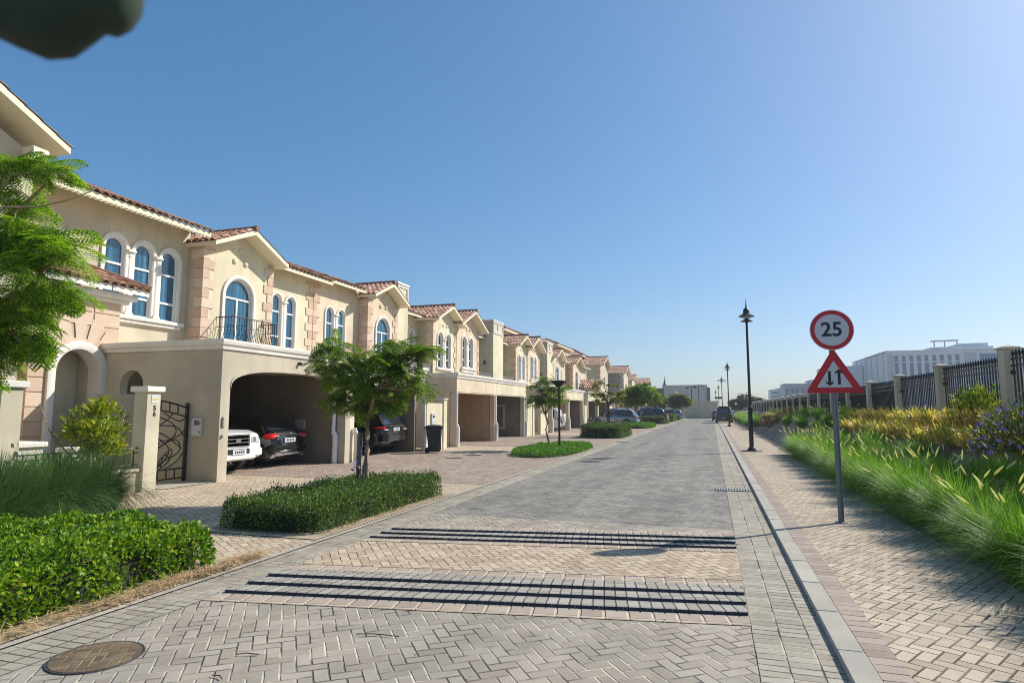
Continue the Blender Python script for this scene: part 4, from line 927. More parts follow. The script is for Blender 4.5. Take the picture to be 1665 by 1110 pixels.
def car(name, label, L, Wd, belt, roof, paint, sill=.28, rw=.33, fw=None, bw=None, tumble=.72, pl_front=.5, pl_rear=.35, win=(), wsh=None, rgl=None, glass='glassdark', arch_r=None, group=None, cladding=False, bpow=3.2, rim='rim', spokes=5, cat='car'):
    """belt, roof: polylines (x,z). win: side window x ranges; wsh/rgl: x ranges of windscreen and rear glass"""
    root = thing(name, label, cat, (0, 0, 0), 0, group); BASE[root.name] = Vector()
    x0, x1 = -L / 2, L / 2; fx = fw if fw is not None else L / 2 - .88; bx = bw if bw is not None else -L / 2 + .92; ar = arch_r or rw + .07
    xs = set(np.linspace(x0, x1, 49).tolist())
    for c in (fx, bx):
        for k in range(13): xs.add(c - ar + 2 * ar * k / 12)
    for P in (belt, roof):
        for p in P: xs.add(p[0])
    for a, b in list(win) + [w for w in (wsh, rgl) if w]: xs.add(a); xs.add(b)
    xs = sorted(x for x in xs if x0 <= x <= x1); xx = [xs[0]]
    for x in xs[1:]:
        if x - xx[-1] > .012: xx.append(x)
    xs = xx; hw = Wd / 2
    def plan(x):
        t = abs(x) / (L / 2); e = pl_front if x > 0 else pl_rear
        return 1 - e * .35 * max(0, (t - .55) / .45) ** bpow
    def sec(x):
        w = hw * plan(x); zb = interp(belt, x); zr = interp(roof, x); lo = sill + (.14 * max(0, (abs(x) / (L / 2) - .86) / .14) ** 2)
        z = lo
        for c in (fx, bx):
            if abs(x - c) < ar: z = max(z, rw * .98 + math.sqrt(max(0, ar ** 2 - (x - c) ** 2)))
        zm = max((lo + zb) * .5, z + .02); g = max(0, zr - zb)
        p = [(0, min(z, lo + .1) if z > lo + .01 else z), (w * .86, z), (w * .97, z + .0), (w * .995, z + (zm - z) * .35), (w, zm), (w * .985, zm + (zb - zm) * .6), (w * .95, zb - .02), (w * .925, zb)]
        if g > .05:
            wr = w * (1 - (1 - tumble) * min(1, g / .5) - .03)
            p += [(w * .90, zb + .02), (w * .90 + (wr + .03 - w * .90) * .93, zb + g * .86), (wr - .02, zb + g * .955), (wr * .8, zb + g * .99), (wr * .4, zr + .01), (0, zr + .014)]
        else:
            p += [(w * .90, zb + .015), (w * .85, zb + .03 * 1 + g), (w * .75, zb + .035 + g), (w * .6, zb + .04 + g), (w * .3, zb + .05 + g), (0, zb + .052 + g)]
        return p
    mb = MB(); secs = [sec(x) for x in xs]; n = len(secs[0])
    rings = []
    for x, s in zip(xs, secs): rings.append([(x, y, z) for y, z in s] + [(x, -y, z) for y, z in s[-2:0:-1]])
    mb.loft(rings, True, True)
    body = obj('body', mb, paint, root, world=False, smooth=38)
    # dark underside and wheel wells
    um = MB(); um.box(x0 + .25, x1 - .25, -hw * .8, hw * .8, sill - .06, sill + .12)
    for c in (fx, bx): um.box(c - ar - .01, c + ar + .01, -hw * .9, hw * .9, sill, rw + ar + .015)
    obj('underbody', um, 'plastic', root, world=False)
    # glass
    def patch(i0, i1, x_a, x_b, side, off=.008, lo=.06, hi=.95, slant=(0, 0)):
        out = []
        for x in [q for q in xs if x_a - 1e-6 <= q <= x_b + 1e-6]:
            s = sec(x); (ya, za), (yb, zb_) = s[i0], s[i1]
            row = []
            for k in range(5):
                t = lo + (hi - lo) * k / 4; y = ya + (yb - ya) * t; z = za + (zb_ - za) * t
                row.append((x, side * (y + off), z + off * .3))
            out.append(row)
        return out
    for a, b in win:
        for sd_ in (1, -1):
            r = patch(8, 9, a, b, sd_)
            if len(r) > 1: obj('side_window', MB().loft(r, False, False), glass, body, world=False)
    def across(xa, xb, off, nm):
        g = MB(); rows = []
        for x in [q for q in xs if xa - 1e-6 <= q <= xb + 1e-6]:
            s = sec(x); pts = [(y * .94, z) for y, z in s[10:14]]
            s9 = (s[9][0] * .93, s[9][1] + .01)
            row = [(x + off * .7, y, z + abs(off)) for y, z in [s9] + pts]
            rows.append(row + [(a, -b, c) for a, b, c in row[-2::-1]])
        if len(rows) > 1: g.loft(rows, False, False); obj(nm, g, glass, body, world=False)
    if wsh: across(wsh[0], wsh[1], .012, 'windscreen')
    if rgl: across(rgl[0], rgl[1], -.012, 'rear_window')
    for c in (fx, bx):
        for s_ in (1, -1): wheel(root, c, s_ * (hw - .14), rw, side=s_, rim=rim, spokes=spokes)
    mm = MB()
    mx = (win[-1][1] - .05) if win else .6
    for s_ in (1, -1):
        zb = interp(belt, mx); w = hw * plan(mx); y = s_ * (w + .02); mm.bevbox(mx - .07, mx + .07, min(y, y + s_ * .2), max(y, y + s_ * .2), zb + .02, zb + .17, .02)
    obj('mirror', mm, paint, body, world=False)
    return root, body
def part(root, nm, mat, boxes, bev=.015, lathe=None):
    mb = MB()
    for b in boxes: mb.bevbox(*b, min(bev, (b[1] - b[0]) * .3, (b[3] - b[2]) * .3, (b[5] - b[4]) * .3))
    return obj(nm, mb, mat, root, world=False, smooth=40)
def place(root, x, y, ang, s=1.0): root.location = (x, y, .006); root.rotation_euler = (0, 0, R(ang)); root.scale = (s, s, s)
def plate_part(root, x, y, z, s=1, w=.5, h=.13):
    a, b = (x, x + .015) if s > 0 else (x - .015, x)
    p = part(root, 'number_plate', 'signwhite', [(a, b, y - w / 2, y + w / 2, z - h / 2, z + h / 2)], .004)
    q = MB(); xx = x + .017 * s
    for k in range(5): q.box(min(xx, xx + .001), max(xx, xx + .001), y - w * .36 + k * w * .15, y - w * .36 + k * w * .15 + w * .09, z - h * .25, z + h * .25)
    obj('characters', q, 'signblack', p, world=False); return p
# white four-wheel drive, front toward the street
r, b = car('parked_car', 'white off-road estate nose-out in the arched carport, front grille showing', 4.95, 1.97,
    [(-2.47, 1.05), (-1.5, 1.17), (.7, 1.17), (1.0, 1.13), (2.1, 1.10), (2.4, 1.02), (2.475, .9)], [(-2.47, 1.1), (-2.3, 1.72), (-1.9, 1.86), (.3, 1.87), (.6, 1.80), (1.15, 1.17), (2.475, .95)],
    'carwhite', sill=.42, rw=.39, win=((-1.9, -1.0), (-.9, -.05), (.05, .75)), wsh=(.62, 1.1), rgl=(-2.43, -2.3), tumble=.8, pl_front=.32, group='cars parked under the carports', bpow=5)
part(b, 'grille', 'chrome', [(2.46, 2.50, -.43, .43, .99, 1.03), (2.44, 2.50, -.45, -.40, .70, 1.03), (2.44, 2.50, .40, .45, .70, 1.03), (2.46, 2.50, -.42, .42, .895, .935), (2.46, 2.5, -.42, .42, .80, .84), (2.46, 2.5, -.42, .42, .70, .74), (2.49, 2.515, -.09, .09, .82, .93)])
part(b, 'grille_back', 'plastic', [(2.40, 2.475, -.43, .43, .68, 1.02)])
for s_ in (1, -1):
    hl = part(b, 'headlight', 'lampglass', [(2.28, 2.492, min(s_ * .48, s_ * .84), max(s_ * .48, s_ * .84), .76, 1.0)], .05)
    part(hl, 'lamp_bulb', 'chrome', [(2.47, 2.50, min(s_ * .57, s_ * .67), max(s_ * .57, s_ * .67), .82, .95)], .03)
    part(b, 'fog_lamp', 'graybox', [(2.46, 2.525, min(s_ * .62, s_ * .80), max(s_ * .62, s_ * .80), .42, .60)], .03)
part(b, 'bumper', 'carwhite', [(2.2, 2.53, -.96, .96, .40, .70), (2.3, 2.58, -.62, .62, .36, .50)], .07)
part(b, 'bumper_intake', 'plastic', [(2.5, 2.545, -.40, .40, .52, .66)], .02); plate_part(b, 2.55, 0, .58, 1)
place(r, -14.35, 13.62, 0)
# black crossover, rear toward the street
r, b = car('parked_car', 'black crossover parked tail-out in the arched carport, red tail lamps showing', 4.42, 1.82,
    [(-2.21, .86), (-2.1, .98), (-1.4, 1.02), (.6, .97), (1.0, .94), (1.9, .84), (2.21, .70)], [(-2.21, .88), (-2.12, 1.0), (-1.62, 1.36), (-1.3, 1.46), (-.2, 1.50), (.35, 1.43), (1.05, .95), (2.21, .75)],
    'carblack', sill=.27, rw=.34, win=((-1.35, -.75), (-.68, -.02), (.06, .7)), wsh=(.4, 1.0), rgl=(-2.08, -1.64), tumble=.70, pl_rear=.75, group='cars parked under the carports', bpow=2.6)
for s_ in (1, -1):
    tl = part(b, 'tail_light', 'red', [(-2.20, -1.90, min(s_ * .44, s_ * .84), max(s_ * .44, s_ * .84), .82, .98)], .04)
    part(tl, 'light_bar', 'lampglass', [(-2.215, -2.16, min(s_ * .48, s_ * .72), max(s_ * .48, s_ * .72), .90, .915)], .005)
part(b, 'trim_strip', 'chrome', [(-2.235, -2.17, -.42, .42, .925, .955), (-2.25, -2.22, -.05, .05, .93, 1.02)])
part(b, 'bumper', 'carblack', [(-2.24, -1.95, -.84, .84, .42, .66)], .08)
part(b, 'bumper_skid', 'chrome', [(-2.27, -2.1, -.70, .70, .33, .42), (-2.22, -2.0, -.80, -.62, .28, .38), (-2.22, -2.0, .62, .80, .28, .38)], .03)
plate_part(b, -2.225, 0, .78, -1)
place(r, -14.35, 16.1, 180)
# black tall SUV in the next carport
r, b = car('parked_car', 'big black off-roader parked tail-out behind the forked tree trunk, white plate high on its tailgate', 4.88, 2.0,
    [(-2.44, 1.0), (-2.3, 1.10), (-1.0, 1.14), (.8, 1.10), (2.2, 1.02), (2.44, .85)], [(-2.44, 1.02), (-2.36, 1.14), (-2.02, 1.62), (-1.7, 1.74), (-.2, 1.79), (.35, 1.72), (1.05, 1.10), (2.44, .9)],
    'carblack', sill=.36, rw=.39, win=((-1.95, -1.15), (-1.05, -.12), (-.02, .75)), wsh=(.42, 1.0), rgl=(-2.33, -2.04), tumble=.76, pl_rear=.4, group='cars parked under the carports', bpow=3.4)
for s_ in (1, -1):
    tl = part(b, 'tail_light', 'red', [(-2.44, -2.02, min(s_ * .66, s_ * .975), max(s_ * .66, s_ * .975), .96, 1.04)], .03); part(b, 'reflector', 'red', [(-2.47, -2.3, min(s_ * .62, s_ * .85), max(s_ * .62, s_ * .85), .5, .545)], .01)
    part(tl, 'light_bar', 'lampglass', [(-2.46, -2.40, min(s_ * .62, s_ * .9), max(s_ * .62, s_ * .9), .90, .95)], .01)
part(b, 'spoiler', 'carblack', [(-2.16, -1.7, -.68, .68, 1.70, 1.76)], .02); part(b, 'trim_strip', 'chrome', [(-2.465, -2.38, -.62, .62, 1.045, 1.085), (-2.47, -2.4, -.5, .5, .62, .635)], .01)
part(b, 'bumper', 'carblack', [(-2.48, -2.1, -.95, .95, .42, .80)], .08); plate_part(b, -2.455, 0, .93, -1)
place(r, -14.1, 21.9, 180)
# small car with yellow bonnet edge
r, b = car('parked_car', 'dark car nose-out with a yellow bonnet edge between pillar and tree trunk', 4.2, 1.78,
    [(-2.1, .9), (-1, .95), (.8, .93), (1.7, .86), (2.1, .66)], [(-2.1, .95), (-1.6, 1.36), (0, 1.46), (.5, 1.35), (1.05, .93), (2.1, .7)], 'carblack', sill=.22, rw=.32, win=((-1.3, -.3), (-.2, .7)), wsh=(.5, 1.0), rgl=(-2.0, -1.6), group='cars parked under the carports')
part(b, 'bonnet_edge', 'caryellow', [(1.75, 1.95, -.8, .8, .83, .87)], .01); part(b, 'bumper', 'carwhite', [(1.9, 2.14, -.84, .84, .2, .5)], .06)
for s_ in (1, -1): part(b, 'headlight', 'lampglass', [(1.88, 2.1, min(s_ * .45, s_ * .8), max(s_ * .45, s_ * .8), .56, .70)], .03)
plate_part(b, 2.14, .2, .42, 1)
place(r, -14.1, 18.95, 0)
SUV = dict(win=((-1.95, -1.2), (-1.12, -.2), (-.1, .72)), wsh=(.42, 1.02), rgl=(-2.28, -1.95))
def suv(label, paint, L=4.6, Wd=1.82, H=1.68, rw=.34, group=None, rear_white=False, boxy=0.0, name='parked_car', spare=False):
    h = H; k = L / 4.6; e = .3 * boxy
    r, b = car(name, label, L, Wd, [(-2.3 * k, .95), (-2.15 * k, 1.03), (.7 * k, 1.0), (1.1 * k, .97), (2.0 * k, .86), (2.3 * k, .66)],
        [(-2.3 * k, .98), (-2.18 * k, 1.06), ((-1.9 - e) * k, h - .22), ((-1.6 - e) * k, h - .06), (-.4 * k, h), (.3 * k, h - .07), (1.08 * k, .98), (2.3 * k, .7)],
        paint, rw=rw, sill=.26, win=[(a * k, c * k) for a, c in ((-1.85, -1.2), (-1.12, -.2), (-.1, .72))], wsh=(.36 * k, 1.0 * k), rgl=((-2.15 - e * .3) * k, (-1.93 - e) * k), group=group, tumble=.76)
    for s_ in (1, -1):
        part(b, 'tail_light', 'red', [(-2.3 * k, -2.1 * k, min(s_ * .66, s_ * .86) , max(s_ * .66, s_ * .86), .88, 1.06)], .03)
        part(b, 'headlight', 'lampglass', [(2.0 * k, 2.27 * k, min(s_ * .5, s_ * .84), max(s_ * .5, s_ * .84), .66, .82)], .04)
    part(b, 'bumper', paint, [(-2.36 * k, -2.05 * k, -Wd * .47, Wd * .47, .38, .66)], .07); part(b, 'bumper', paint, [(2.05 * k, 2.34 * k, -Wd * .46, Wd * .46, .30, .58)], .07)
    plate_part(b, -2.365 * k, 0, .6, -1, .4, .12); plate_part(b, 2.345 * k, 0, .45, 1, .4, .12)
    if spare:
        mb = MB(); mb.lathe([(.02, -.02), (.33, -.02), (.36, .05), (.36, .18), (.31, .22), (.02, .22)], (0, 0, 0), 20); mb.v = [(-2.36 * k - z, y, 1.0 + x) for x, y, z in mb.v]; obj('spare_wheel', mb, paint, b, world=False, smooth=40)
    return r, b
r, b = suv('white car tail-out deep inside the second pair of carports, only its rear corner showing', 'carwhite', 4.4, 1.78, 1.5, group='cars parked under the carports'); place(r, -14.6, 34.6, 180)
r, b = suv('white off-roader with spare wheel on its back door behind the slim tree', 'carwhite', 4.5, 1.85, 1.85, .38, boxy=.8, spare=True, group='cars parked under the carports'); place(r, -13.4, 48.0, 180)
r, b = suv('silver-blue family off-roader standing sideways on the drive behind the brown hedge island', 'carblue', 4.65, 1.85, 1.72, .35, group='cars parked on the drives'); place(r, -9.2, 62.4, 175)
r, b = suv('dark car with pale rear quarter just beyond the silver-blue one', 'carnavy', 4.7, 1.9, 1.75, .36, group='cars parked on the drives'); place(r, -10.3, 69.5, 180, 1.05)
r, b = suv('long black estate parked sideways between the round green tree and the dark hedge', 'carblack', 4.9, 1.95, 1.75, .36, group='cars parked on the drives'); place(r, -7.6, 76.5, 178, 1.08)
r, b = suv('grey estate at the far end of the drives, last of the row', 'carsilver', 4.8, 1.9, 1.7, .36, group='cars parked on the drives'); place(r, -6.6, 101, 178, 1.0)
r, b = suv('dark navy pickup-like off-roader parked at the right kerb, seen from behind', 'carblack', 4.9, 2.0, 1.9, .40, boxy=.8, group='cars parked at the right kerb'); place(r, 1.45, 84.5, 90, 1.06)
mb = MB(); mb.box(-2.1, -.5, -.72, .72, 1.90, 1.94); obj('roof_rack', mb, 'black', b, world=False)
r, b = suv('dark car half hidden in front of the navy off-roader at the right kerb', 'carblack', 4.6, 1.85, 1.6, .34, group='cars parked at the right kerb'); place(r, .9, 98, 90, 1.0)
# wheelie bins
def bin_(label, x, y, rz=90, s=1.0):
    t = thing('wheelie_bin', label, 'wheelie bin', (0, 0, 0), 0, 'wheelie bins'); BASE[t.name] = Vector()
    mb = MB(); f = lambda h, z, i=.0: [(-.24 * h + i, -.22 * h, z), (.26 * h, -.22 * h, z), (.29 * h, -.18 * h, z), (.29 * h, .18 * h, z), (.26 * h, .22 * h, z), (-.24 * h + i, .22 * h, z), (-.27 * h + i, .18 * h, z), (-.27 * h + i, -.18 * h, z)]
    mb.loft([f(.80, .04, .05), f(.84, .12, .04), f(1.0, .86), f(1.1, .87), f(1.1, .93), f(1.04, .93)], True, True); bd = obj('body', mb, 'plastic', t, world=False, smooth=30)
    mb = MB(); mb.box(.2, .275, -.03, .03, .1, .82); mb.box(-.1, .2, -.235, -.2, .15, .8); obj('rib', mb, 'plastic', bd, world=False)
    mb = MB(); mb.loft([f(1.16, .93), f(1.18, .96), f(1.0, 1.01), f(.4, 1.03)], True, True); mb.bevbox(.25, .36, -.2, .2, .91, .95, .01); obj('lid', mb, 'plastic', t, world=False, smooth=30)
    mb = MB(); mb.tube([(-.36, -.2, .95), (-.36, .2, .95)], .018, 8); mb.box(-.36, -.25, -.2, -.17, .92, .96); mb.box(-.36, -.25, .17, .2, .92, .96); obj('handle', mb, 'plastic', t, world=False)
    for s_ in (1, -1):
        mb = MB(); mb.lathe([(.02, -.03), (.1, -.03), (.1, .03), (.02, .03)], (0, 0, 0), 16); mb.v = [(-.22 + a, s_ * .2 + c, .1 + q) for a, q, c in mb.v]; obj('wheel', mb, 'rubber', t, world=False, smooth=40)
    t.location = (x, y, .006); t.rotation_euler = (0, 0, R(rz)); t.scale = (s, s, s); return t
bin_('black wheelie bin before the cream gate wall of the second carport block', -10.45, 22.75, 20, 1.05)
bin_('black wheelie bin in shade behind the narrow gate wall past the second pair of carports', -11.9, 38.35, 0)
# ------------------------------------------------------------------ vegetation kit (numpy)
def unit(v): return v / np.maximum(1e-9, np.linalg.norm(v, axis=-1, keepdims=True))
def rot_frames(d, roll=None):
    """orthonormal frames with x axis d; rows (N,3,3)"""
    d = unit(d); up = np.tile([0., 0., 1.], (len(d), 1)); b = np.cross(up, d)
    bad = np.linalg.norm(b, axis=1) < .05; b[bad] = [1, 0, 0]; b = unit(b); c = np.cross(d, b)
    if roll is not None:
        cr, sr = np.cos(roll)[:, None], np.sin(roll)[:, None]; b, c = b * cr + c * sr, c * cr - b * sr
    return np.stack([d, b, c], 1)
def cards(P, D, ln, wd, roll=None):
    """diamond leaves at P pointing along D"""
    F = rot_frames(D, roll); N = len(P); ln = np.broadcast_to(ln, N)[:, None]; wd = np.broadcast_to(wd, N)[:, None]
    a, b, c = F[:, 0], F[:, 1], F[:, 2]
    V = np.stack([P, P + a * ln * .45 + b * wd * .5 + c * wd * .12, P + a * ln, P + a * ln * .45 - b * wd * .5 + c * wd * .12], 1).reshape(-1, 3)
    Q = np.arange(4 * N).reshape(N, 4); return V, Q
def stamp(T, P, F, s):
    """copy template (V,Q) to positions P with frames F and scales s"""
    V, Q = T; N = len(P)
    W_ = np.einsum('vk,nkj->nvj', V, F) * np.broadcast_to(s, N)[:, None, None] + P[:, None, :]
    return W_.reshape(-1, 3), (Q[None] + (np.arange(N) * len(V))[:, None, None]).reshape(-1, 4)
def join(parts):
    Vs, Qs, o = [], [], 0
    for V, Q in parts: Vs.append(V); Qs.append(Q + o); o += len(V)
    return np.concatenate(Vs), np.concatenate(Qs)
def frond(bip=True, n=9, m=7):
    """feathery leaf of unit length along +x, drooping"""
    parts = []; zf = lambda t: .10 * t - .28 * t * t
    rach = np.array([[t, w * .012 * (1 - t * .6), zf(t)] for t in np.linspace(0, 1, 6) for w in (-1, 1)])
    parts.append((rach, np.array([[2 * i, 2 * i + 1, 2 * i + 3, 2 * i + 2] for i in range(5)])))
    for i in range(n):
        t = .14 + .86 * (i + .5) / n; L = .34 * math.sin(math.pi * min(1, t * .82 + .12)) ** .7 + .05
        for s in (-1, 1):
            ang = 1.05 - .35 * t; d = np.array([math.cos(ang), s * math.sin(ang), -.18])
            if bip:
                k = np.arange(m); u = (k + .8) / m
                base = np.array([t, 0, zf(t)]) + np.outer(u * L, d) + np.outer(u ** 2, [0, 0, -.05])
                for q in (-1, 1):
                    dd = np.array([d[0] * .45 - q * s * d[1] * .9 * (1), d[1] * .45 + q * s * d[0] * .9, -.08])
                    parts.append(cards(base, np.tile(dd, (m, 1)), (.10 if m > 5 else .15) * (1 - .4 * u), .048 if m > 5 else .075))
            else:
                parts.append(cards(np.array([[t, 0, zf(t)]]), d[None], L, L * .42))
    return join(parts)
FR_N = frond(True, 9, 6); FR_M = frond(True, 7, 4); FR_S = frond(False, 7)
def crown(blobs, T, per, size, rng, droop=.2, hollow=.55):
    parts = []
    for cx, cy, cz, rx, ry, rz in blobs:
        n = max(3, int(per * rx * rz * 10)); d = unit(rng.normal(size=(n, 3))); d[:, 2] *= .75; r = hollow + (1 - hollow) * rng.random(n) ** .6
        P = np.array([cx, cy, cz]) + d * r[:, None] * np.array([rx, ry, rz]) * 1.04
        D = d + rng.normal(size=(n, 3)) * .45; D[:, 2] = D[:, 2] * .45 - droop * rng.random(n)
        s = size * (.7 + .55 * rng.random(n)); F = rot_frames(D, rng.normal(size=n) * .35)
        parts.append(stamp(T, P - unit(D) * s[:, None] * .45, F, s))
    return join(parts)
def limb(mb, a, b, r0, r1, rng, k=5, wob=.05, n=7):
    a, b = np.array(a, float), np.array(b, float); L = np.linalg.norm(b - a); pts = []
    for i in range(k + 1):
        t = i / k; p = a + (b - a) * t
        if 0 < i < k: p = p + rng.normal(size=3) * wob * L * .5
        pts.append(tuple(p))
    mb.tube(pts, [r0 + (r1 - r0) * i / k for i in range(k + 1)], n); return pts
def tree(label, base, fork, blobs, T, per, size, mat='frond', r=.07, group='young feathery trees in the planting islands', seed=1, limbs=2, name='street_tree', bark='bark', droop=.2, extra=()):
    rng = np.random.default_rng(seed); root = thing(name, label, 'tree', base, 0, group)
    mb = MB(); top = (fork[0], fork[1], fork[2])
    limb(mb, base, top, r, r * .72, rng, 5, .03, 9)
    fk = []
    bl = np.array([b[:3] for b in blobs]); cx = bl[:, 0].mean()
    for k in range(limbs):
        sel = bl[np.argsort(bl[:, 0])]; tgt = sel[int((k + .5) / limbs * len(sel))]; p = np.array(top) * .52 + tgt * .48; p[2] = (top[2] + tgt[2]) / 2
        limb(mb, top, p, r * .68, r * .42, rng, 4, .06, 7); fk.append(p)
    for b in bl:
        p = min(fk, key=lambda q: np.linalg.norm(q - b)); limb(mb, p, b, r * .33, r * .1, rng, 4, .12, 5)
    for a, b in extra: limb(mb, a, b, .02, .006, rng, 4, .1, 4)
    obj('trunk', mb, bark, root, smooth='all')
    V, Q = crown(blobs, T, per, size, rng, droop); V = V - np.array(base)
    npmesh('crown', V, Q, mat, root)
    return root
def grass_clump_mesh(nb, L, spread, rng, w=.009, seg=4, lean=(0, 0), r0=.12, stiff=1.0):
    az = rng.random(nb) * 2 * np.pi; rr = r0 * np.sqrt(rng.random(nb)); ln = L * (.65 + .5 * rng.random(nb)); tilt = spread * rng.random(nb) ** 1.05
    rows = []; px = rr * np.cos(az); py = rr * np.sin(az); pz = np.zeros(nb); th = tilt * .35
    side = np.stack([-np.sin(az), np.cos(az), np.zeros(nb)], 1)
    az2 = az + rng.normal(size=nb) * .5; ln = ln * (1 - .45 * (rng.random(nb) ** 4)); th = th + rng.normal(size=nb) * .08
    for k in range(seg + 1):
        t = k / seg; ww = w * (1 - t) ** .6 * (.8 if k == 0 else 1) + .0006
        c = np.stack([px + lean[0] * t * t, py + lean[1] * t * t, pz], 1); rows.append(c - side * ww / 2); rows.append(c + side * ww / 2)
        st = ln / seg; px = px + np.sin(th) * np.cos(az2) * st; py = py + np.sin(th) * np.sin(az2) * st; pz = pz + np.cos(th) * st
        th = th + (tilt * 1.0 + .25) * (1.5 / seg) / stiff
    V = np.stack(rows, 1).reshape(-1, 3); m = 2 * (seg + 1); Q = []
    for k in range(seg): Q.append([2 * k, 2 * k + 1, 2 * k + 3, 2 * k + 2])
    Q = (np.array(Q)[None] + (np.arange(nb) * m)[:, None, None]).reshape(-1, 4); return V, Q
def plume_mb(n, L, rng):
    mb = MB()
    for i in range(n):
        a = rng.random() * 2 * math.pi; t = .25 + .45 * rng.random(); h = L * (.95 + .25 * rng.random()); pts = []
        x = y = 0; z = 0; th = t * .4
        for k in range(6): pts.append((x, y, z)); x += math.sin(th) * math.cos(a) * h / 6; y += math.sin(th) * math.sin(a) * h / 6; z += math.cos(th) * h / 6; th += t * .22
        d = Vector((x, y, z)) - Vector(pts[-1]); d.normalize(); P = Vector((x, y, z))
        mb.tube(pts, .0022, 3, False); mb.tube([P - d * .02, P + d * .03, P + d * .09, P + d * .15], [.004, .013, .011, .002], 6)
    return mb
def shrub_cards(c, rad, n, ln, wd, rng, shell=.65, upb=.3, flat=.9, zmin=.02):
    d = unit(rng.normal(size=(n, 3))); d[:, 2] = np.abs(d[:, 2]) * flat + rng.normal(size=n) * .05
    lump = 1 + .13 * np.sin(d[:, 0] * 7 + d[:, 1] * 5) + .1 * np.sin(d[:, 1] * 9 + d[:, 2] * 6)
    r = (shell + (1 - shell) * rng.random(n)) * lump
    P = np.array(c) + d * r[:, None] * np.array(rad); P[:, 2] = np.maximum(P[:, 2], zmin + rng.random(n) * .05)
    D = d + rng.normal(size=(n, 3)) * .55; D[:, 2] += upb
    return cards(P, D, ln * (.7 + .6 * rng.random(n)), wd * (.7 + .6 * rng.random(n)), rng.normal(size=n) * .8)
def hedge(label, poly, h, dens, ln, wd, mat, seed, group=None, rough=.05, name='hedge', cat='hedge', corner=.12, flowers=0, upb=.2, tall=0, kind=None, taper=.06):
    """clipped hedge filling polygon poly (list of xy, counter-clockwise)"""
    rng = np.random.default_rng(seed); P = np.array(poly, float); c = P.mean(0); root = thing(name, label, cat, (c[0], c[1], 0), 0, group)
    if kind: root['kind'] = kind
    n = len(P); A = .5 * sum(P[i][0] * P[(i + 1) % n][1] - P[(i + 1) % n][0] * P[i][1] for i in range(n))
    lo, hi = P.min(0), P.max(0)
    def inside(q):
        ok = np.ones(len(q), bool); dist = np.full(len(q), 9.)
        for i in range(n):
            a, b = P[i], P[(i + 1) % n]; e = b - a; L = np.hypot(*e); s = (e[0] * (q[:, 1] - a[1]) - e[1] * (q[:, 0] - a[0])) / L
            ok &= s > 0; dist = np.minimum(dist, s)
        return ok, dist
    q = lo + (hi - lo) * rng.random((int(dens * abs(A) * 2.2 * (hi - lo).prod() / abs(A) * .5) + 50, 2)); ok, dist = inside(q); q, dist = q[ok], dist[ok]
    wave = lambda x, y: rough * (np.sin(x * 3.1 + seed) * np.sin(y * 2.3 + 1) + .6 * np.sin(x * 7.3 + y * 5.1) + .5 * np.sin(y * 11.7 - x * 3)) + tall * (rng.random(len(x)) ** 8)
    zt = h + wave(q[:, 0], q[:, 1]) - corner * np.exp(-dist / .09)
    top = np.column_stack([q, zt - .10 * rng.random(len(q)) ** 1.5]); Dt = rng.normal(size=top.shape) * .6; Dt[:, 2] += .35 + upb
    Ps, Ds = [top], [Dt]
    for i in range(n):
        a, b = P[i], P[(i + 1) % n]; e = b - a; L = np.hypot(*e); nn = np.array([e[1], -e[0]]) / L; k = int(dens * L * h * 1.15)
        s = rng.random(k); z = h * rng.random(k); xy = a + np.outer(s, e); bul = (rough * .9 * np.sin(s * L * 4.1 + z * 7) + rough * .7 * np.sin(s * L * 9 + 2 + z * 3)) - .10 * rng.random(k) ** 1.3 - taper * (z / h) - .10 * np.maximum(0, z / h - .8) * 5 * .5
        xy = xy + nn * bul[:, None]; zz = z * (1 + wave(xy[:, 0], xy[:, 1]) * .8 / h)
        Ps.append(np.column_stack([xy, zz + .02])); D = rng.normal(size=(k, 3)) * .6; D[:, :2] += nn * .6; D[:, 2] += .15 + upb * .5; Ds.append(D)
    Pq, Dq = np.concatenate(Ps), np.concatenate(Ds); N = len(Pq)
    V, Q = cards(Pq, Dq, ln * (.65 + .7 * rng.random(N)), wd * (.65 + .7 * rng.random(N)), rng.normal(size=N) * .9)
    npmesh('foliage', V - np.array([c[0], c[1], 0]), Q, mat, root)
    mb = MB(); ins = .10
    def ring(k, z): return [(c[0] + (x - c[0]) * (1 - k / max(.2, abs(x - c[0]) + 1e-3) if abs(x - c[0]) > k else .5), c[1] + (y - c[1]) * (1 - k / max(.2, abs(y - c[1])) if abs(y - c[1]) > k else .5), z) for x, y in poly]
    mb.loft([ring(ins, 0.01), ring(ins + .02, h - .16), ring(ins + .12, h - .11)], True, True); obj('dark_core', mb, 'hedgecore', root)  # dark between the leaves put in as a near-black solid core
    if flowers:
        k = flowers; ff = MB()
        idx = rng.choice(len(top), k)
        for j in idx: flower(ff, top[j] + np.array([0, 0, .04]), .02, rng)
        obj('flowers', ff, 'purple', root)
    return root
def flower(mb, p, r, rng):
    ax = Vector(unit(rng.normal(size=3) + np.array([0, -.8, .8]))); a = ax.cross(Vector((0, 0, 1))).normalized(); b = ax.cross(a); P = Vector(p)
    for k in range(5):
        t = 2 * math.pi * k / 5; t1, t2 = t - .5, t + .5
        mb.add([tuple(P), tuple(P + (a * math.cos(t1) + b * math.sin(t1)) * r * .8 + ax * r * .3), tuple(P + (a * math.cos(t) + b * math.sin(t)) * r * 1.15 + ax * r * .35), tuple(P + (a * math.cos(t2) + b * math.sin(t2)) * r * .8 + ax * r * .3)], [(0, 1, 2, 3)])
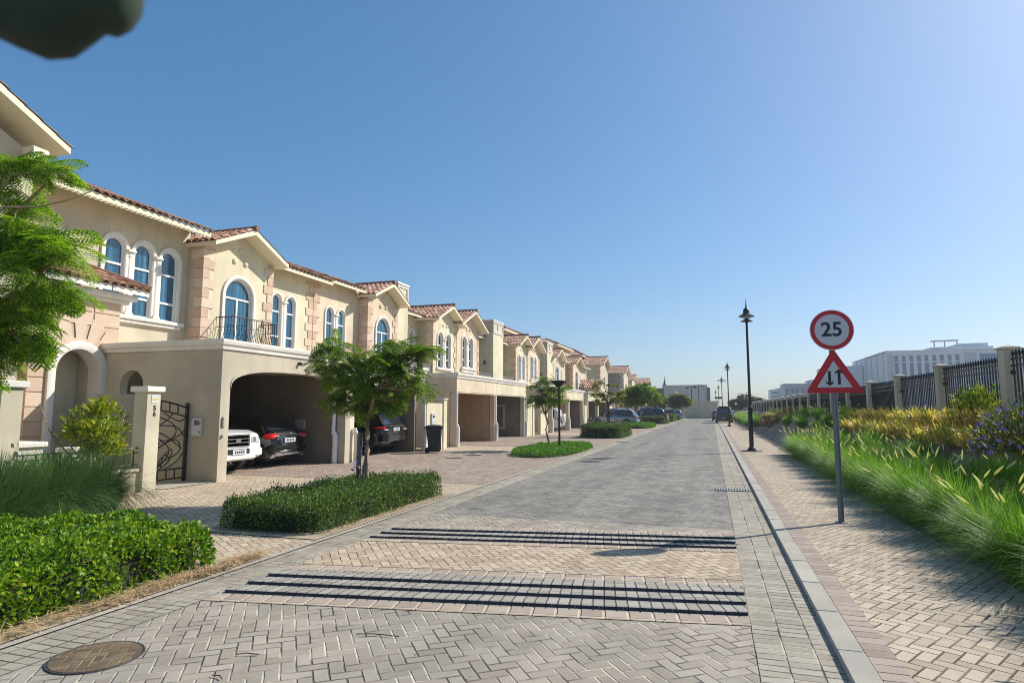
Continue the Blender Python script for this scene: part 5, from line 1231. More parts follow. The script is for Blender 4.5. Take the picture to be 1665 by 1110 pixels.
def ellpoly(cx, cy, rx, ry, n=14, p=2.6): return [(cx + rx * math.copysign(abs(math.cos(2 * math.pi * k / n)) ** (2 / p), math.cos(2 * math.pi * k / n)), cy + ry * math.copysign(abs(math.sin(2 * math.pi * k / n)) ** (2 / p), math.sin(2 * math.pi * k / n))) for k in range(n)]
def rpoly(x0, x1, y0, y1, r=.25):
    out = []
    for cx, cy, a0 in ((x1 - r, y0 + r, -90), (x1 - r, y1 - r, 0), (x0 + r, y1 - r, 90), (x0 + r, y0 + r, 180)):
        for k in range(4): out.append((cx + r * math.cos(R(a0 + 30 * k)), cy + r * math.sin(R(a0 + 30 * k))))
    return out
# ---- island soil
for a, b, c_, d_ in ((-7.9, -4.972, 1.0, 6.12), (-7.0, -4.972, 7.22, 11.95)): sheet('island_soil', a, b, c_, d_, .010, 'sand')
# ---- hedges and ground cover on the left
hedge('bright green clipped hedge in the near left corner with straw at its foot', rpoly(-7.75, -5.17, .6, 5.78, .3), .47, 2300, .046, .032, 'hedge1', 3, corner=.10, rough=.06)
hedge('dark green low hedge with a few purple flowers around the forked tree', rpoly(-6.85, -5.12, 7.42, 11.75, .3), .40, 2600, .046, .017, 'hedge2', 5, corner=.10, flowers=10, rough=.035, tall=.10, upb=.35)
hedge('bright low ground-cover island around the slim tree and the garden lamp', ellpoly(-6.15, 25.2, 1.25, 3.9), .20, 900, .075, .022, 'lawn', 8, 'bright ground cover', name='ground_cover', cat='ground cover', corner=.1, rough=.03, upb=.6)
hedge('dark brownish-green rounded hedge island in front of the silver-blue car', rpoly(-7.55, -5.05, 36.8, 42.2, .7), .72, 520, .11, .035, 'hedge2', 9, corner=.2, rough=.07, tall=.15)
hedge('bright low ground-cover island below the round green tree', ellpoly(-6.5, 60.0, 1.4, 4.2), .35, 260, .14, .04, 'lawn', 10, 'bright ground cover', name='ground_cover', cat='ground cover', corner=.15, rough=.05, upb=.6)
hedge('dark green hedge island beyond the round green tree', rpoly(-7.6, -5.1, 74, 81.5, .8), .85, 180, .18, .06, 'hedge2', 11, corner=.25, rough=.08)
hedge('mid-green hedge island near the far end of the drives', rpoly(-7.0, -5.1, 88, 96, .8), .8, 120, .22, .08, 'hedge1', 12, corner=.25, rough=.08)
hedge('last dark hedge at the end of the left road edge', rpoly(-6.4, -4.9, 108, 116, .8), .7, 80, .25, .09, 'hedge2', 13, corner=.25, rough=.08)
# ---- dry straw at the hedge foot
rng = np.random.default_rng(4); n = 3200
yy = 2.4 + 3.9 * rng.random(n); xx = -5.12 + .15 * rng.random(n) ** 1.3 + .03 * np.sin(yy * 6); mask = rng.random(n) < (.25 + .75 * np.clip((yy - 3.2) / 2.2, 0, 1)); xx, yy = xx[mask], yy[mask]
P = np.column_stack([xx, yy, .02 + .055 * rng.random(len(xx))]); D = rng.normal(size=P.shape); D[:, 2] *= .12; D[:, 1] *= 1.6
V, Q = cards(P, D, .09 + .12 * rng.random(len(P)), .008)
tag(npmesh('dry_straw', V, Q, 'straw'), 'dry brown straw litter lying along the foot of the near hedge', 'straw', kind='stuff')
n = 700; yy = 7.5 + 4 * rng.random(n); P = np.column_stack([-5.10 + .1 * rng.random(n), yy, .018 + .02 * rng.random(n)]); D = rng.normal(size=P.shape); D[:, 2] *= .12
V, Q = cards(P, D, .08 + .08 * rng.random(n), .006); tag(npmesh('dry_straw', V, Q, 'straw'), 'thin dry straw litter along the foot of the dark low hedge', 'straw', kind='stuff')
# ---- trees
B = lambda L, x0, kx, z0, kz, y0: [(x0 + (u - 600) * kx, y0 + dy, z0 + (600 - v) * kz, r, r * 1.05, r * .72) for u, v, r, dy in L]
b2 = B([(540, 560, .24, .1), (552, 590, .30, -.2), (535, 612, .22, .15), (575, 625, .30, .25), (560, 655, .26, -.2), (590, 655, .28, .1), (600, 612, .26, -.3), (575, 585, .24, .3), (618, 582, .2, .1), (648, 588, .28, -.25), (668, 572, .26, .2), (690, 572, .16, 0), (640, 618, .30, .2), (668, 612, .28, -.1), (680, 632, .16, .2), (628, 655, .22, .3), (645, 560, .2, 0), (612, 640, .2, -.3)], -6.12, .01294, 2.46, .0114, 10.35)
tree('young tree with forked trunk and spreading feathery crown in the dark hedge island', (-6.06, 10.3, 0), (-6.08, 10.3, 1.55), b2, FR_M, 66, .36, r=.068, seed=2, limbs=2, extra=[((-6.0, 10.3, 1.9), (-5.35, 10.1, 1.85)), ((-6.3, 10.3, 2.2), (-6.35, 10.3, 3.1))])
b3 = B([(868, 648, .30, 0), (885, 655, .34, .2), (905, 645, .30, -.2), (895, 632, .28, 0), (880, 636, .2, .3), (884, 615, .2, .1), (866, 630, .18, 0), (912, 628, .22, .1)], -6.9 - 13.1 * .0267 * 0 - 7.55 + .22, .0267, 2.98 - .0, .0, 25.8)
k3 = lambda u, v, r, dy=0: (-7.38 + (u - 862) * .0268, 25.8 + dy, 2.35 + (640 - v) * .0255, r, r, r * .7)
b3 = [k3(*a) for a in ((868, 648, .30, 0), (885, 656, .36, .2), (905, 646, .32, -.2), (893, 634, .28, 0), (880, 640, .22, .3), (882, 616, .22, .1), (868, 626, .16, 0), (912, 630, .24, .1), (900, 618, .2, 0))]
tree('slim young tree in the nearer bright ground-cover island beside the garden lamp', (-6.55, 25.8, 0), (-6.7, 25.8, 1.45), b3, FR_M, 42, .42, r=.06, seed=3, limbs=3, bark='bark')
k4 = lambda u, v, r, dy=0: (-7.11 + (u - 965) * .0387, 39.5 + dy, 2.67 + (640 - v) * .0375, r, r, r * .7)
b4 = [k4(*a) for a in ((970, 622, .35, 0), (965, 638, .3, .3), (985, 640, .4, 0), (1003, 650, .4, .2), (995, 625, .3, 0), (975, 650, .3, -.3), (1008, 638, .3, 0))]
tree('sparse yellowing tree behind the brown hedge island, before the silver-blue car', (-6.18, 39.5, 0), (-6.2, 39.5, 2.0), b4, FR_S, 22, .5, 'frondyel', r=.09, seed=4, limbs=3, bark='barkred')
k5 = lambda u, v, r, dy=0: (-8.29 + (u - 1010) * .0582, 61 + dy, 3.18 + (640 - v) * .0575, r, r, r * .62)
b5 = [k5(*a) for a in ((1018, 642, .7, 0), (1030, 636, .9, .5), (1043, 630, .8, 0), (1055, 640, .9, -.4), (1042, 648, .9, .4), (1062, 648, .5, 0), (1026, 652, .6, -.4), (1012, 650, .5, .3))]
tree('round leafy green tree with slim trunk in the farther bright ground-cover island', (-6.53, 61, 0), (-6.4, 61, 2.0), b5, FR_S, 20, .75, r=.08, seed=5, limbs=4)
k6 = lambda u, v, r, dy=0: (-6.26 + (u - 1080) * .0826, 90 + dy, 2.98 + (650 - v) * .083, r, r, r * .62)
tree('olive-coloured tree at the far end of the drives', (-4.9, 92, 0), (-4.9, 92, 1.6), [k6(*a) for a in ((1092, 652, .9, 0), (1102, 646, 1.1, 0), (1112, 652, 1.0, 0), (1100, 658, .8, 0))], FR_S, 20, .9, 'frondyel', r=.11, seed=6, limbs=3)
tree('dark green bushy tree behind the grey estate, left of the olive-coloured one', (-9.6, 96, 0), (-9.6, 96, 1.8), [(-10.5, 96, 3.4, 1.3, 1.3, 1.1), (-9.2, 96, 3.9, 1.3, 1.3, 1.1), (-8.2, 97, 3.2, 1.1, 1.1, 1.0), (-7.4, 98, 2.6, .9, .9, .9)], FR_S, 16, 1.1, 'hedge2', r=.13, seed=7, limbs=3)
tree('reddish bare-stemmed young tree beside the long black estate', (-6.4, 78, 0), (-6.3, 78, 2.2), [(-6.8, 78, 3.0, .6, .6, .4), (-6.1, 78, 3.3, .6, .6, .4), (-5.6, 78, 2.9, .5, .5, .35)], FR_S, 12, .8, 'frondyel', r=.12, seed=8, limbs=3, bark='barkred')
tree('pale shrubby tree far right of the parked navy off-roader, before the fence', (5.6, 118, 0), (5.6, 118, 1.5), [(4.4, 118, 2.6, 1.2, 1.2, 1.3), (5.8, 118, 3.3, 1.4, 1.4, 1.4), (7.4, 118, 2.9, 1.5, 1.4, 1.2)], FR_S, 12, 1.0, 'ruell', r=.1, seed=9, limbs=3)
# near tree entering from the left
kn = lambda u, v, r, dy=0: (-8.56 + u * .0108, 5.25 + dy, 4.3 - (v - 320) * .00775, r, r, r * .6)
bn = [kn(*a) for a in ((30, 268, .24, 0), (65, 262, .18, .2), (-40, 300, .3, 0), (10, 320, .2, .3), (60, 372, .26, 0), (105, 398, .24, .1), (20, 400, .3, -.1), (-50, 380, .4, 0), (90, 440, .26, -.2), (50, 470, .3, .2), (0, 480, .34, -.2), (110, 470, .2, .2), (70, 515, .26, 0), (20, 540, .3, .2), (-50, 500, .4, 0), (50, 575, .22, 0), (5, 590, .26, -.1), (90, 545, .16, .1), (-50, 600, .36, 0), (128, 425, .14, 0))]
tree('bright feathery-leaved tree reaching in from the left edge', (-9.3, 5.2, 0), (-9.2, 5.2, 2.6), bn, FR_N, 70, .44, 'frondnear', r=.11, group=None, seed=12, limbs=3, droop=.55, extra=[((-8.9, 5.2, 4.1), (-7.75, 5.2, 4.55)), ((-8.6, 5.2, 3.9), (-7.0, 5.4, 4.3)), ((-9, 5.2, 4.3), (-7.9, 5.3, 4.9))])
# yellow-green shrub, long grass
rng = np.random.default_rng(21)
t = thing('yellow_shrub', 'yellow-green broad-leaved shrub before the number 56 pillar', 'shrub', (-10.7, 8.6, 0))
mb = MB()
for k in range(9): limb(mb, (-10.7, 8.6, 0), (-10.7 + rng.normal() * .35, 8.6 + rng.normal() * .35, 1.5 + rng.random() * .3), .02, .008, rng, 4, .08, 5)
obj('stem', mb, 'bark', t)
parts = [shrub_cards((-10.7 + a, 8.6 + b, c), (r, r, r), int(420 * r / .4), .12, .055, rng, .35, .5) for a, b, c, r in ((0, 0, 1.25, .48), (-.3, 0, 1.15, .34), (.36, -.1, 1.15, .36), (.05, .1, 1.6, .28), (0, .2, .85, .42))]
V, Q = join(parts); V[:, 2] = np.maximum(V[:, 2], .05); npmesh('foliage', V - np.array([-10.7, 8.6, 0]), Q, 'crleaf', t)
gm = []
for k in range(4):
    V, Q = grass_clump_mesh(3000, 1.2, 1.15, np.random.default_rng(40 + k), .010, 6, (.03, -.05), .3, .72); gm.append((V, Q))
spots = [(-9.3, 6.9), (-9.9, 7.4), (-8.75, 5.7), (-9.3, 6.2), (-10.3, 6.8), (-8.7, 4.8), (-9.6, 5.3), (-10.6, 7.9), (-10.6, 5.9), (-9.9, 8.1)]
words = ['nearest the driveway', 'behind and left of the driveway one', 'at the back edge of the bright hedge', 'in the middle of the patch', 'before the planter box', 'lowest by the frame edge behind the hedge', 'at the far left under the feathery tree', 'under the yellow-green shrub', 'deep left beside the left pillar', 'right of the yellow-green shrub']
first = {}
for k, ((x, y), wd) in enumerate(zip(spots, words)):
    lab = 'dull green long-bladed grass clump ' + wd; g = 'long grass clumps in front of number 56'
    if k % 4 not in first: o = tag(npmesh('grass_clump', gm[k % 4][0], gm[k % 4][1], 'grassdk', loc=(x, y, 0)), lab, 'grass clump', g); first[k % 4] = o
    else: o = first[k % 4].copy(); COL.objects.link(o); o['label'] = lab; o.location = (x, y, 0)
    o.rotation_euler = (0, 0, k * 1.3); o.scale = (1, 1, .82 + .16 * random.random())
# ---- right bank: fountain grass clumps
var = []
for k in range(5):
    rg = np.random.default_rng(60 + k); V, Q = grass_clump_mesh(3000, .98, 1.28, rg, .010, 5, (-.03, -.02), .24, 1.0)
    t = thing('fountain_grass_clump', 'x', 'grass clump', (0, 0, -50), 0, 'fountain grass clumps on the planted bank'); t['kind'] = 'thing'; npmesh('blades', V, Q, 'grass', t)
    pm = plume_mb(8, 1.02, rg); me = obj('plumes', pm, 'plume', t, world=False); var.append(t)
ordn = ['first', 'second', 'third', 'fourth', 'fifth', 'sixth', 'seventh', 'eighth', 'ninth', 'tenth', 'eleventh', 'twelfth', 'thirteenth', 'fourteenth', 'fifteenth', 'sixteenth', 'seventeenth', 'eighteenth', 'nineteenth', 'twentieth', 'twenty-first', 'twenty-second', 'twenty-third', 'twenty-fourth', 'twenty-fifth', 'twenty-sixth', 'twenty-seventh', 'twenty-eighth', 'twenty-ninth', 'thirtieth']
used = set()
def clump(k, x, y, s, lab):
    i = k % 5; t = var[i]; z = berm_z(x) - .02
    if i in used: t = dup(t, (x, y, z), label=lab)
    else: used.add(i); t.location = (x, y, z); t['label'] = lab
    t.rotation_euler = (random.uniform(-.08, .08), random.uniform(-.12, .02), random.random() * .5 + k * .7); t.scale = (s * random.uniform(.86, 1.06), s * random.uniform(.8, 1.0), s * random.uniform(.84, 1.08)); return t
k = 0; y = 5.2
while y < 25.5:
    clump(k, 2.96 + .05 * math.sin(k * 2.2), y, .93, 'green fountain grass clump at the pavement edge, %s from the camera' % ordn[k]); k += 1; y += 1.1 + .08 * math.sin(k * 1.9)
y = 6.0; j = 0
while y < 26:
    clump(k, 3.72 + .1 * math.sin(j * 1.7), y, .66 if y < 13 else .7, 'fountain grass clump in the second row of the bank, %s from the camera' % ordn[j]); k += 1; j += 1; y += 1.0
y = 24; j = 0
while y < 57:
    clump(k, 4.4 + .3 * math.sin(j * 1.7), y, .62, 'fountain grass clump below the fence past the yellow plants, %s from the camera' % ordn[j]); k += 1; j += 1; y += 1.5
y = 55; j = 0
while y < 100:
    clump(k, 3.5 + .25 * math.sin(j * 2.7), y, 1.0, 'large soft grass mound far along the bank, %s from the camera' % ordn[j]); k += 1; j += 1; y += 2.2
# yellow strap-leaved plants
yv = []
for q in range(3):
    rg = np.random.default_rng(80 + q); V, Q = grass_clump_mesh(220, .43, 1.3, rg, .056, 4, (0, 0), .38, 1.1); yv.append((V, Q))
first = {}
ysp = [(4.45, y) for y in np.arange(10.8, 24.5, .82)] + [(4.9, y) for y in np.arange(13.2, 25, 1.1)]
for q, (x, y) in enumerate(ysp):
    row = 'front' if x < 4.7 else 'rear'; lab = 'yellow and brown strap-leaved plant in the %s row below the fence, %s from the camera' % (row, ordn[q if row == 'front' else q - 17])
    i = q % 3
    if i not in first: o = tag(npmesh('strap_leaf_plant', *yv[i], 'yleaf'), lab, 'plant', 'yellow strap-leaved plants below the fence'); first[i] = o
    else: o = first[i].copy(); COL.objects.link(o); o['label'] = lab
    o.location = (x + .15 * math.sin(q * 3), y, berm_z(x) - .02); o.rotation_euler = (0, 0, q * 1.1); s = random.uniform(.85, 1.15); o.scale = (s, s, s)
for q, y in enumerate((47.5, 49.5, 51.5, 53.5)):
    o = first[q % 3].copy(); COL.objects.link(o); o.location = (4.6, y, 1.05); o.scale = (1.4, 1.4, 1.2); o['label'] = 'far yellow strap-leaved plant in the small patch past the brown shrubs, %s from the camera' % ordn[q]
def shrub(name, label, cat, c, rad, n, ln, wd, mat, seed, flowers=0, grp=None, shell=.5):
    rg = np.random.default_rng(seed); t = thing(name, label, cat, c, 0, grp)
    mb = MB()
    for k in range(7): limb(mb, c, (c[0] + rg.normal() * rad[0] * .45, c[1] + rg.normal() * rad[1] * .45, c[2] + rad[2] * .8), .015, .006, rg, 3, .1, 4)
    obj('stem', mb, 'bark', t)
    V, Q = shrub_cards((0, 0, .1), rad, n, ln, wd, rg, shell, .35, 1.0); npmesh('foliage', V, Q, mat, t)
    if flowers:
        ff = MB()
        for k in range(flowers):
            d = unit(rg.normal(size=3) + np.array([-.3, -.3, .4])); d[2] = abs(d[2]); flower(ff, np.array(c) + np.array([0, 0, .12]) + d * np.array(rad) * 1.02, .032, rg)
        obj('flowers', ff, 'purple', t)
    return t
shrub('flowering_shrub', 'purple-flowered bushy shrub at the right edge below the yellow plants', 'shrub', (4.3, 10.9, berm_z(4.3)), (.58, 1.15, .72), 4600, .075, .02, 'ruell', 31, 120)
shrub('flowering_shrub', 'smaller purple-flowered shrub at the right edge of the photo, nearest the camera', 'shrub', (4.25, 8.8, berm_z(4.25)), (.62, .95, .66), 3400, .075, .02, 'ruell', 32, 70)
shrub('dark_shrub', 'dark olive shrub with yellow tips rising before the fence bars at the right', 'shrub', (5.0, 14.6, berm_z(5.0)), (.4, .7, .62), 900, .16, .05, 'crleaf', 33)
shrub('dry_shrub', 'brown dried shrub on the mulch, left one of the pair', 'shrub', (3.75, 46.5, berm_z(3.75) - .05), (.75, 1.1, .75), 900, .16, .05, 'brleaf', 34, grp='brown dried shrubs on the mulch')
shrub('dry_shrub', 'brown dried shrub on the mulch, right and nearer one of the pair', 'shrub', (4.35, 42.0, berm_z(4.35) - .2), (.85, 1.1, .85), 1100, .16, .05, 'brleaf', 35, grp='brown dried shrubs on the mulch')
# ------------------------------------------------------------------ fence on the bank
t = thing('boundary_fence', 'long spear-topped black metal fence between cream posts along the top of the bank', 'fence', (5.3, 40, 0))
fx = 5.2; zb, zt = 1.36, 2.52; ps = [10.1] + [13.6 + 3.5 * i for i in range(24)]
ZT = lambda i: (2.70, 2.66, 2.56, 2.50, 2.46)[i] if i < 5 else 2.44
for i, y in enumerate(ps):
    zt = ZT(i); mb = MB(); mb.bevbox(fx - .125, fx + .125, y - .125, y + .125, zb - .5, zt + .12, .012); p = obj('fence_post', mb, 'cream', t)
    mb = MB(); mb.bevbox(fx - .155, fx + .155, y - .155, y + .155, zt + .12, zt + .165, .012); mb.loft([[(fx - a, y - a, z), (fx + a, y - a, z), (fx + a, y + a, z), (fx - a, y + a, z)] for a, z in ((.14, zt + .165), (.03, zt + .205))], True, True); obj('cap', mb, 'cream', p)
for i in range(len(ps) - 1):
    a, b = ps[i] + .125, ps[i + 1] - .125; zt = (ZT(i) + ZT(i + 1)) / 2; mb = MB(); n = 25 if i < 9 else 14
    for k in range(n):
        y = a + .06 + (b - a - .12) * k / (n - 1); r = .011 if i < 6 else .014
        mb.box(fx - r, fx + r, y - r, y + r, zb + .06, zt - .02)
        if i < 8: mb.loft([[(fx - q, y - q, z), (fx + q, y - q, z), (fx + q, y + q, z), (fx - q, y + q, z)] for q, z in ((.012, zt - .03), (.024, zt + .01), (.003, zt + .085))], True, True)
    for z in (zb + .12, zt - .08, zt - .20): mb.box(fx - .016, fx + .016, a, b, z - .016, z + .016)
    mb.box(fx - .03, fx + .03, b - .05, b + .01, zt - .36, zt - .28); obj('railing_panel', mb, 'black', t)
    if i >= 3:
        mb = MB(); mb.box(fx + .03, fx + .04, a + .01, b - .01, zb + .02, zt - .1); obj('shade_cloth', mb, 'shadecloth', t)
# ------------------------------------------------------------------ road sign
t = thing('road_sign', 'round red-ringed speed limit sign 25 above a two-way traffic triangle on a grey post', 'road sign', (1.77, 10.4, .04), R(3))
BASE[t.name] = Vector()
mb = MB(); mb.tube([(0, .05, 0), (0, .05, 3.1 - .04)], .042, 12); mb.lathe([(.09, 0), (.085, .012), (.05, .02)], (0, .05, 0), 12); obj('post', mb, 'post', t, world=False, smooth=40)
cz = 2.85; r = .298; n = 48
circ = lambda rr, m=n: [(rr * math.cos(2 * math.pi * k / m), cz + rr * math.sin(2 * math.pi * k / m)) for k in range(m)]
mb = MB(); mb.plate(circ(r), [], -.006, 0, FY); d = obj('speed_plate', mb, 'signred', t, world=False)
mb = MB(); mb.plate(circ(r + .008), [circ(r - .001)], -.012, .003, FY); obj('rim', mb, 'signwhite', d, world=False)
mb = MB(); mb.plate(circ(r * .80), [], 0, .002, FY); obj('face', mb, 'signwhite', d, world=False)
mb = text_mb('25', .30, FY, 0, .004, (0, cz + .0), bold=.006); obj('digits', mb, 'signblack', d, world=False)
tb, tt, hw = 1.90, 2.575, .405
def tri(ins):
    c = (0, tb + (tt - tb) * .36); k = 1 - ins; P = [(-hw, tb), (hw, tb), (0, tt)]; out = []
    for i, p in enumerate(P):
        for q in (P[i - 1], P[(i + 1) % 3]):
            vx, vz = q[0] - p[0], q[1] - p[1]; L = math.hypot(vx, vz); out.append((p[0] + vx / L * .035, p[1] + vz / L * .035))
    return [(c[0] + (x - c[0]) * k, c[1] + (z - c[1]) * k) for x, z in out]
T0 = tri(0); mb = MB(); mb.plate(T0, [], -.006, 0, FY); d = obj('warning_plate', mb, 'signred', t, world=False)
# inner white triangle
I3 = [(-hw * .60, tb + .085), (hw * .60, tb + .085), (0, tb + .085 + .40)]
mb = MB(); mb.plate(I3, [], 0, .002, FY); obj('face', mb, 'signwhite', d, world=False)
mb = MB()
def arrow(x, z0, z1, up):
    h = .065; w = .052; s = .019
    if up: P = [(x - s, z0), (x + s, z0), (x + s, z1 - h * .8), (x + w, z1 - h * 1.15), (x + w, z1 - h * .72), (x, z1), (x - w, z1 - h * .72), (x - w, z1 - h * 1.15), (x - s, z1 - h * .8)]
    else: P = [(x - s, z1), (x - s, z0 + h * .8), (x - w, z0 + h * 1.15), (x - w, z0 + h * .72), (x, z0), (x + w, z0 + h * .72), (x + w, z0 + h * 1.15), (x + s, z0 + h * .8), (x + s, z1)]
    mb.plate(P, [], .002, .004, FY)
arrow(-.066, tb + .105, tb + .33, False); arrow(.066, tb + .125, tb + .36, True); obj('arrows', mb, 'signblack', d, world=False)
mb = MB(); mb.plate([(-.035, tt - .02), (.035, tt - .02), (.03, cz - r + .01), (-.03, cz - r + .01)], [], -.005, .0, FY); mb.box(-.05, .05, .006, .09, 2.3, 2.34); mb.box(-.05, .05, .006, .09, 2.83, 2.87); obj('bracket', mb, 'signred', t, world=False)
# ------------------------------------------------------------------ lamp posts
def lamp(label, x, y, s=1.0, sign=False):
    t = thing('lamp_post', label, 'lamp post', (0, 0, 0), 0, 'black lamp posts along the right pavement'); BASE[t.name] = Vector()
    mb = MB(); mb.lathe([(.40, 0), (.40, .02), (.39, .025), (.02, .026)], (0, 0, 0), 20); obj('base_plate', mb, 'iron', t, world=False)
    mb = MB(); mb.bevbox(-.17, .17, -.17, .17, .026, .09, .02); mb.lathe([(.13, .09), (.13, .14), (.085, .17), (.085, 1.70), (.095, 1.72), (.095, 1.77), (.055, 1.80), (.052, 3.0), (.045, 5.18), (.06, 5.2), (.06, 5.26)], (0, 0, 0), 16); p = obj('pole', mb, 'black', t, world=False, smooth=35)
    mb = MB(); mb.tube([(.06, -.03, 1.9), (.09, -.03, 2.1)], .01, 5); obj('collar', mb, 'iron', p, world=False)
    mb = MB(); mb.lathe([(.05, 5.24), (.12, 5.26), (.235, 5.245), (.24, 5.26), (.13, 5.31), (.07, 5.34), (.06, 5.40)], (0, 0, 0), 20); obj('lower_disc', mb, 'black', t, world=False, smooth=35)
    mb = MB(); mb.lathe([(.09, 5.36), (.16, 5.38), (.17, 5.44), (.1, 5.46)], (0, 0, 0), 16); obj('lamp_glass', mb, 'signwhite', t, world=False, smooth=35)
    mb = MB(); mb.lathe([(.15, 5.44), (.31, 5.445), (.315, 5.46), (.22, 5.52), (.13, 5.58), (.12, 5.70), (.09, 5.78), (.035, 5.82), (.03, 5.88), (.02, 5.95), (.004, 6.2)], (0, 0, 0), 20); obj('hood', mb, 'black', t, world=False, smooth=35)
    if sign:
        mb = MB(); mb.bevbox(-.95, -.06, -.03, .0, 2.95, 3.22, .01); obj('name_board', mb, 'black', t, world=False)
    t.location = (x, y, .042); t.scale = (s, s, s); return t
lamp('nearest tall black lamp post with hooded head, on the pavement beyond the road sign', 1.47, 26.85, .99)
lamp('second tall black lamp post, just in front of the parked navy off-roader', 1.6, 64.5, 1.04)
lamp('third lamp post, carrying a dark horizontal board', 1.55, 98, 1.08, True)
lamp('fourth lamp post from the camera, thin and far', 1.5, 137, 1.12)
lamp('fifth and smallest lamp post, farthest from the camera', 1.2, 180, 1.15)
def twinlamp(label, x, y, h=6):
    t = thing('twin_lamp_post', label, 'lamp post', (x, y, 0), 0, 'far twin-headed lamp posts')
    mb = MB(); mb.tube([(x, y, 0), (x, y, h)], .08, 8); p = obj('pole', mb, 'black', t); mb = MB(); mb.tube([(x - .7, y, h - .1), (x, y, h), (x + .7, y, h - .1)], .05, 6); obj('arm', mb, 'black', p)
    for s_ in (-.75, .75): mb = MB(); mb.bevbox(x + s_ - .22, x + s_ + .22, y - .15, y + .15, h - .35, h - .05, .04); obj('lamp_head', mb, 'black', t)
twinlamp('left one of two twin-headed lamp posts at the road end', -3.6, 126, 6.0); twinlamp('right one of two twin-headed lamp posts at the road end', -2.4, 133, 6.6); twinlamp('farthest twin-headed lamp post, right of the grey building', 2.6, 165, 9.0)
# garden lamp in the ground cover
t = thing('garden_lamp', 'short black pole lamp with a flat square hood in the ground-cover island', 'lamp post', (-5.85, 24.7, 0), 0)
mb = MB(); mb.tube([(-5.85, 24.7, 0), (-5.85, 24.7, 2.72)], .045, 8); obj('pole', mb, 'black', t)
mb = MB(); f = lambda a, z: [(-5.85 - a, 24.7 - a, z), (-5.85 + a, 24.7 - a, z), (-5.85 + a, 24.7 + a, z), (-5.85 - a, 24.7 + a, z)]
mb.loft([f(.10, 2.62), f(.27, 2.80), f(.28, 2.84), f(.02, 2.86)], True, True); obj('hood', mb, 'black', t)
t = thing('tree_stake', 'dark blue tree stake beside the forked trunk with purple blooms at its foot', 'stake', (-6.17, 10.22, 0))
mb = MB(); mb.tube([(-6.17, 10.2, 0), (-6.18, 10.2, .75), (-6.16, 10.2, 1.28)], [.045, .05, .05], 8); obj('post', mb, 'carnavy', t)
mb = MB(); rg = np.random.default_rng(3)
for k in range(14): flower(mb, np.array([-6.15, 10.1, .66]) + rg.normal(size=3) * .05, .028, rg)
obj('flowers', mb, 'purple', t)
t = thing('tree_stake', 'dark blue wrapped stake by the sparse yellowing tree', 'stake', (-6.1, 39.2, 0)); mb = MB(); mb.tube([(-6.1, 39.2, 0), (-6.1, 39.2, 1.6)], .06, 8); obj('post', mb, 'carnavy', t)
# bicycle lying behind the brown hedge island
t = thing('bicycle', 'red bicycle standing behind the brown hedge island, only frame and bars showing', 'bicycle', (-6.4, 43.4, 0)); bx, by = -6.4, 43.4
for i, s_ in enumerate((-.52, .52)):
    mb = MB(); n = 24; mb.tube([(bx + s_ + .33 * math.cos(2 * math.pi * k / n), by, .34 + .33 * math.sin(2 * math.pi * k / n)) for k in range(n + 1)], .02, 6, False); w = obj('wheel', mb, 'rubber', t)
    mb = MB()
    for k in range(8): mb.tube([(bx + s_, by, .34), (bx + s_ + .32 * math.cos(k * .785), by, .34 + .32 * math.sin(k * .785))], .003, 3)
    obj('spokes', mb, 'rim', w)
mb = MB()
for a, b in (((-.52, .34), (-.12, .32)), ((-.52, .34), (-.2, .85)), ((-.12, .32), (-.22, .92)), ((-.12, .32), (.36, .82)), ((-.2, .82), (.36, .88)), ((.34, .95), (.52, .34))): mb.tube([(bx + a[0], by, a[1]), (bx + b[0], by, b[1])], .022, 6)
obj('frame', mb, 'signred', t)
mb = MB(); mb.tube([(bx + .36, by - .28, 1.02), (bx + .34, by, 1.0), (bx + .36, by + .28, 1.02)], .018, 6); obj('handlebar', mb, 'black', t); mb = MB(); mb.bevbox(bx - .36, bx - .08, by - .07, by + .07, .93, .99, .02); obj('saddle', mb, 'signwhite', t)
# ------------------------------------------------------------------ end of the street and the far side
def block(name, label, x0, x1, y0, y1, z, mat, wins=(), par=True, grp=None, glass='glassblue', cat='building'):
    t = thing(name, label, cat, ((x0 + x1) / 2, y0, 0), 0, grp)
    mb = MB(); mb.plate(rect(x0, x1, 0, z), [rect(a, b, c, d) for a, b, c, d in wins], -y0 - .6, -y0, FY); mb.box(x0, x1, y0 + .6, y1, 0, z - .3); obj('wall', mb, mat, t)
    if par: mb = MB(); mb.box(x0 - .15, x1 + .15, y0 - .15, y1 + .1, z, z + .35); obj('parapet', mb, mat, t)
    for a, b, c, d in wins:
        mb = MB(); mb.plate(rect(a, b, c, d), [], -y0 - .5, -y0 - .3, FY); obj('window', mb, glass, t)
    return t
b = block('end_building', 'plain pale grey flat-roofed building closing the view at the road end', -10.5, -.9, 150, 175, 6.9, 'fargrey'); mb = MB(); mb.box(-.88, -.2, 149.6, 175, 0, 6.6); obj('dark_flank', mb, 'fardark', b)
b = block('end_building', 'low dark grey building behind trees left of the pale one', -17.5, -10.6, 152, 170, 6.3, 'fardark', wins=((-14.5, -12.2, 4.4, 5.6),)); mb = MB(); mb.lathe([(.5, 6), (.5, 7.2), (.3, 7.6), (.12, 8.4), (.02, 9.4)], (-10.3, 150.6, 0), 8); obj('spire', mb, 'fardark', b)
block('end_wall', 'beige flat-topped low building behind the boundary wall at the road end', -4.6, 1.1, 122, 130, 2.85, 'cream', cat='building')
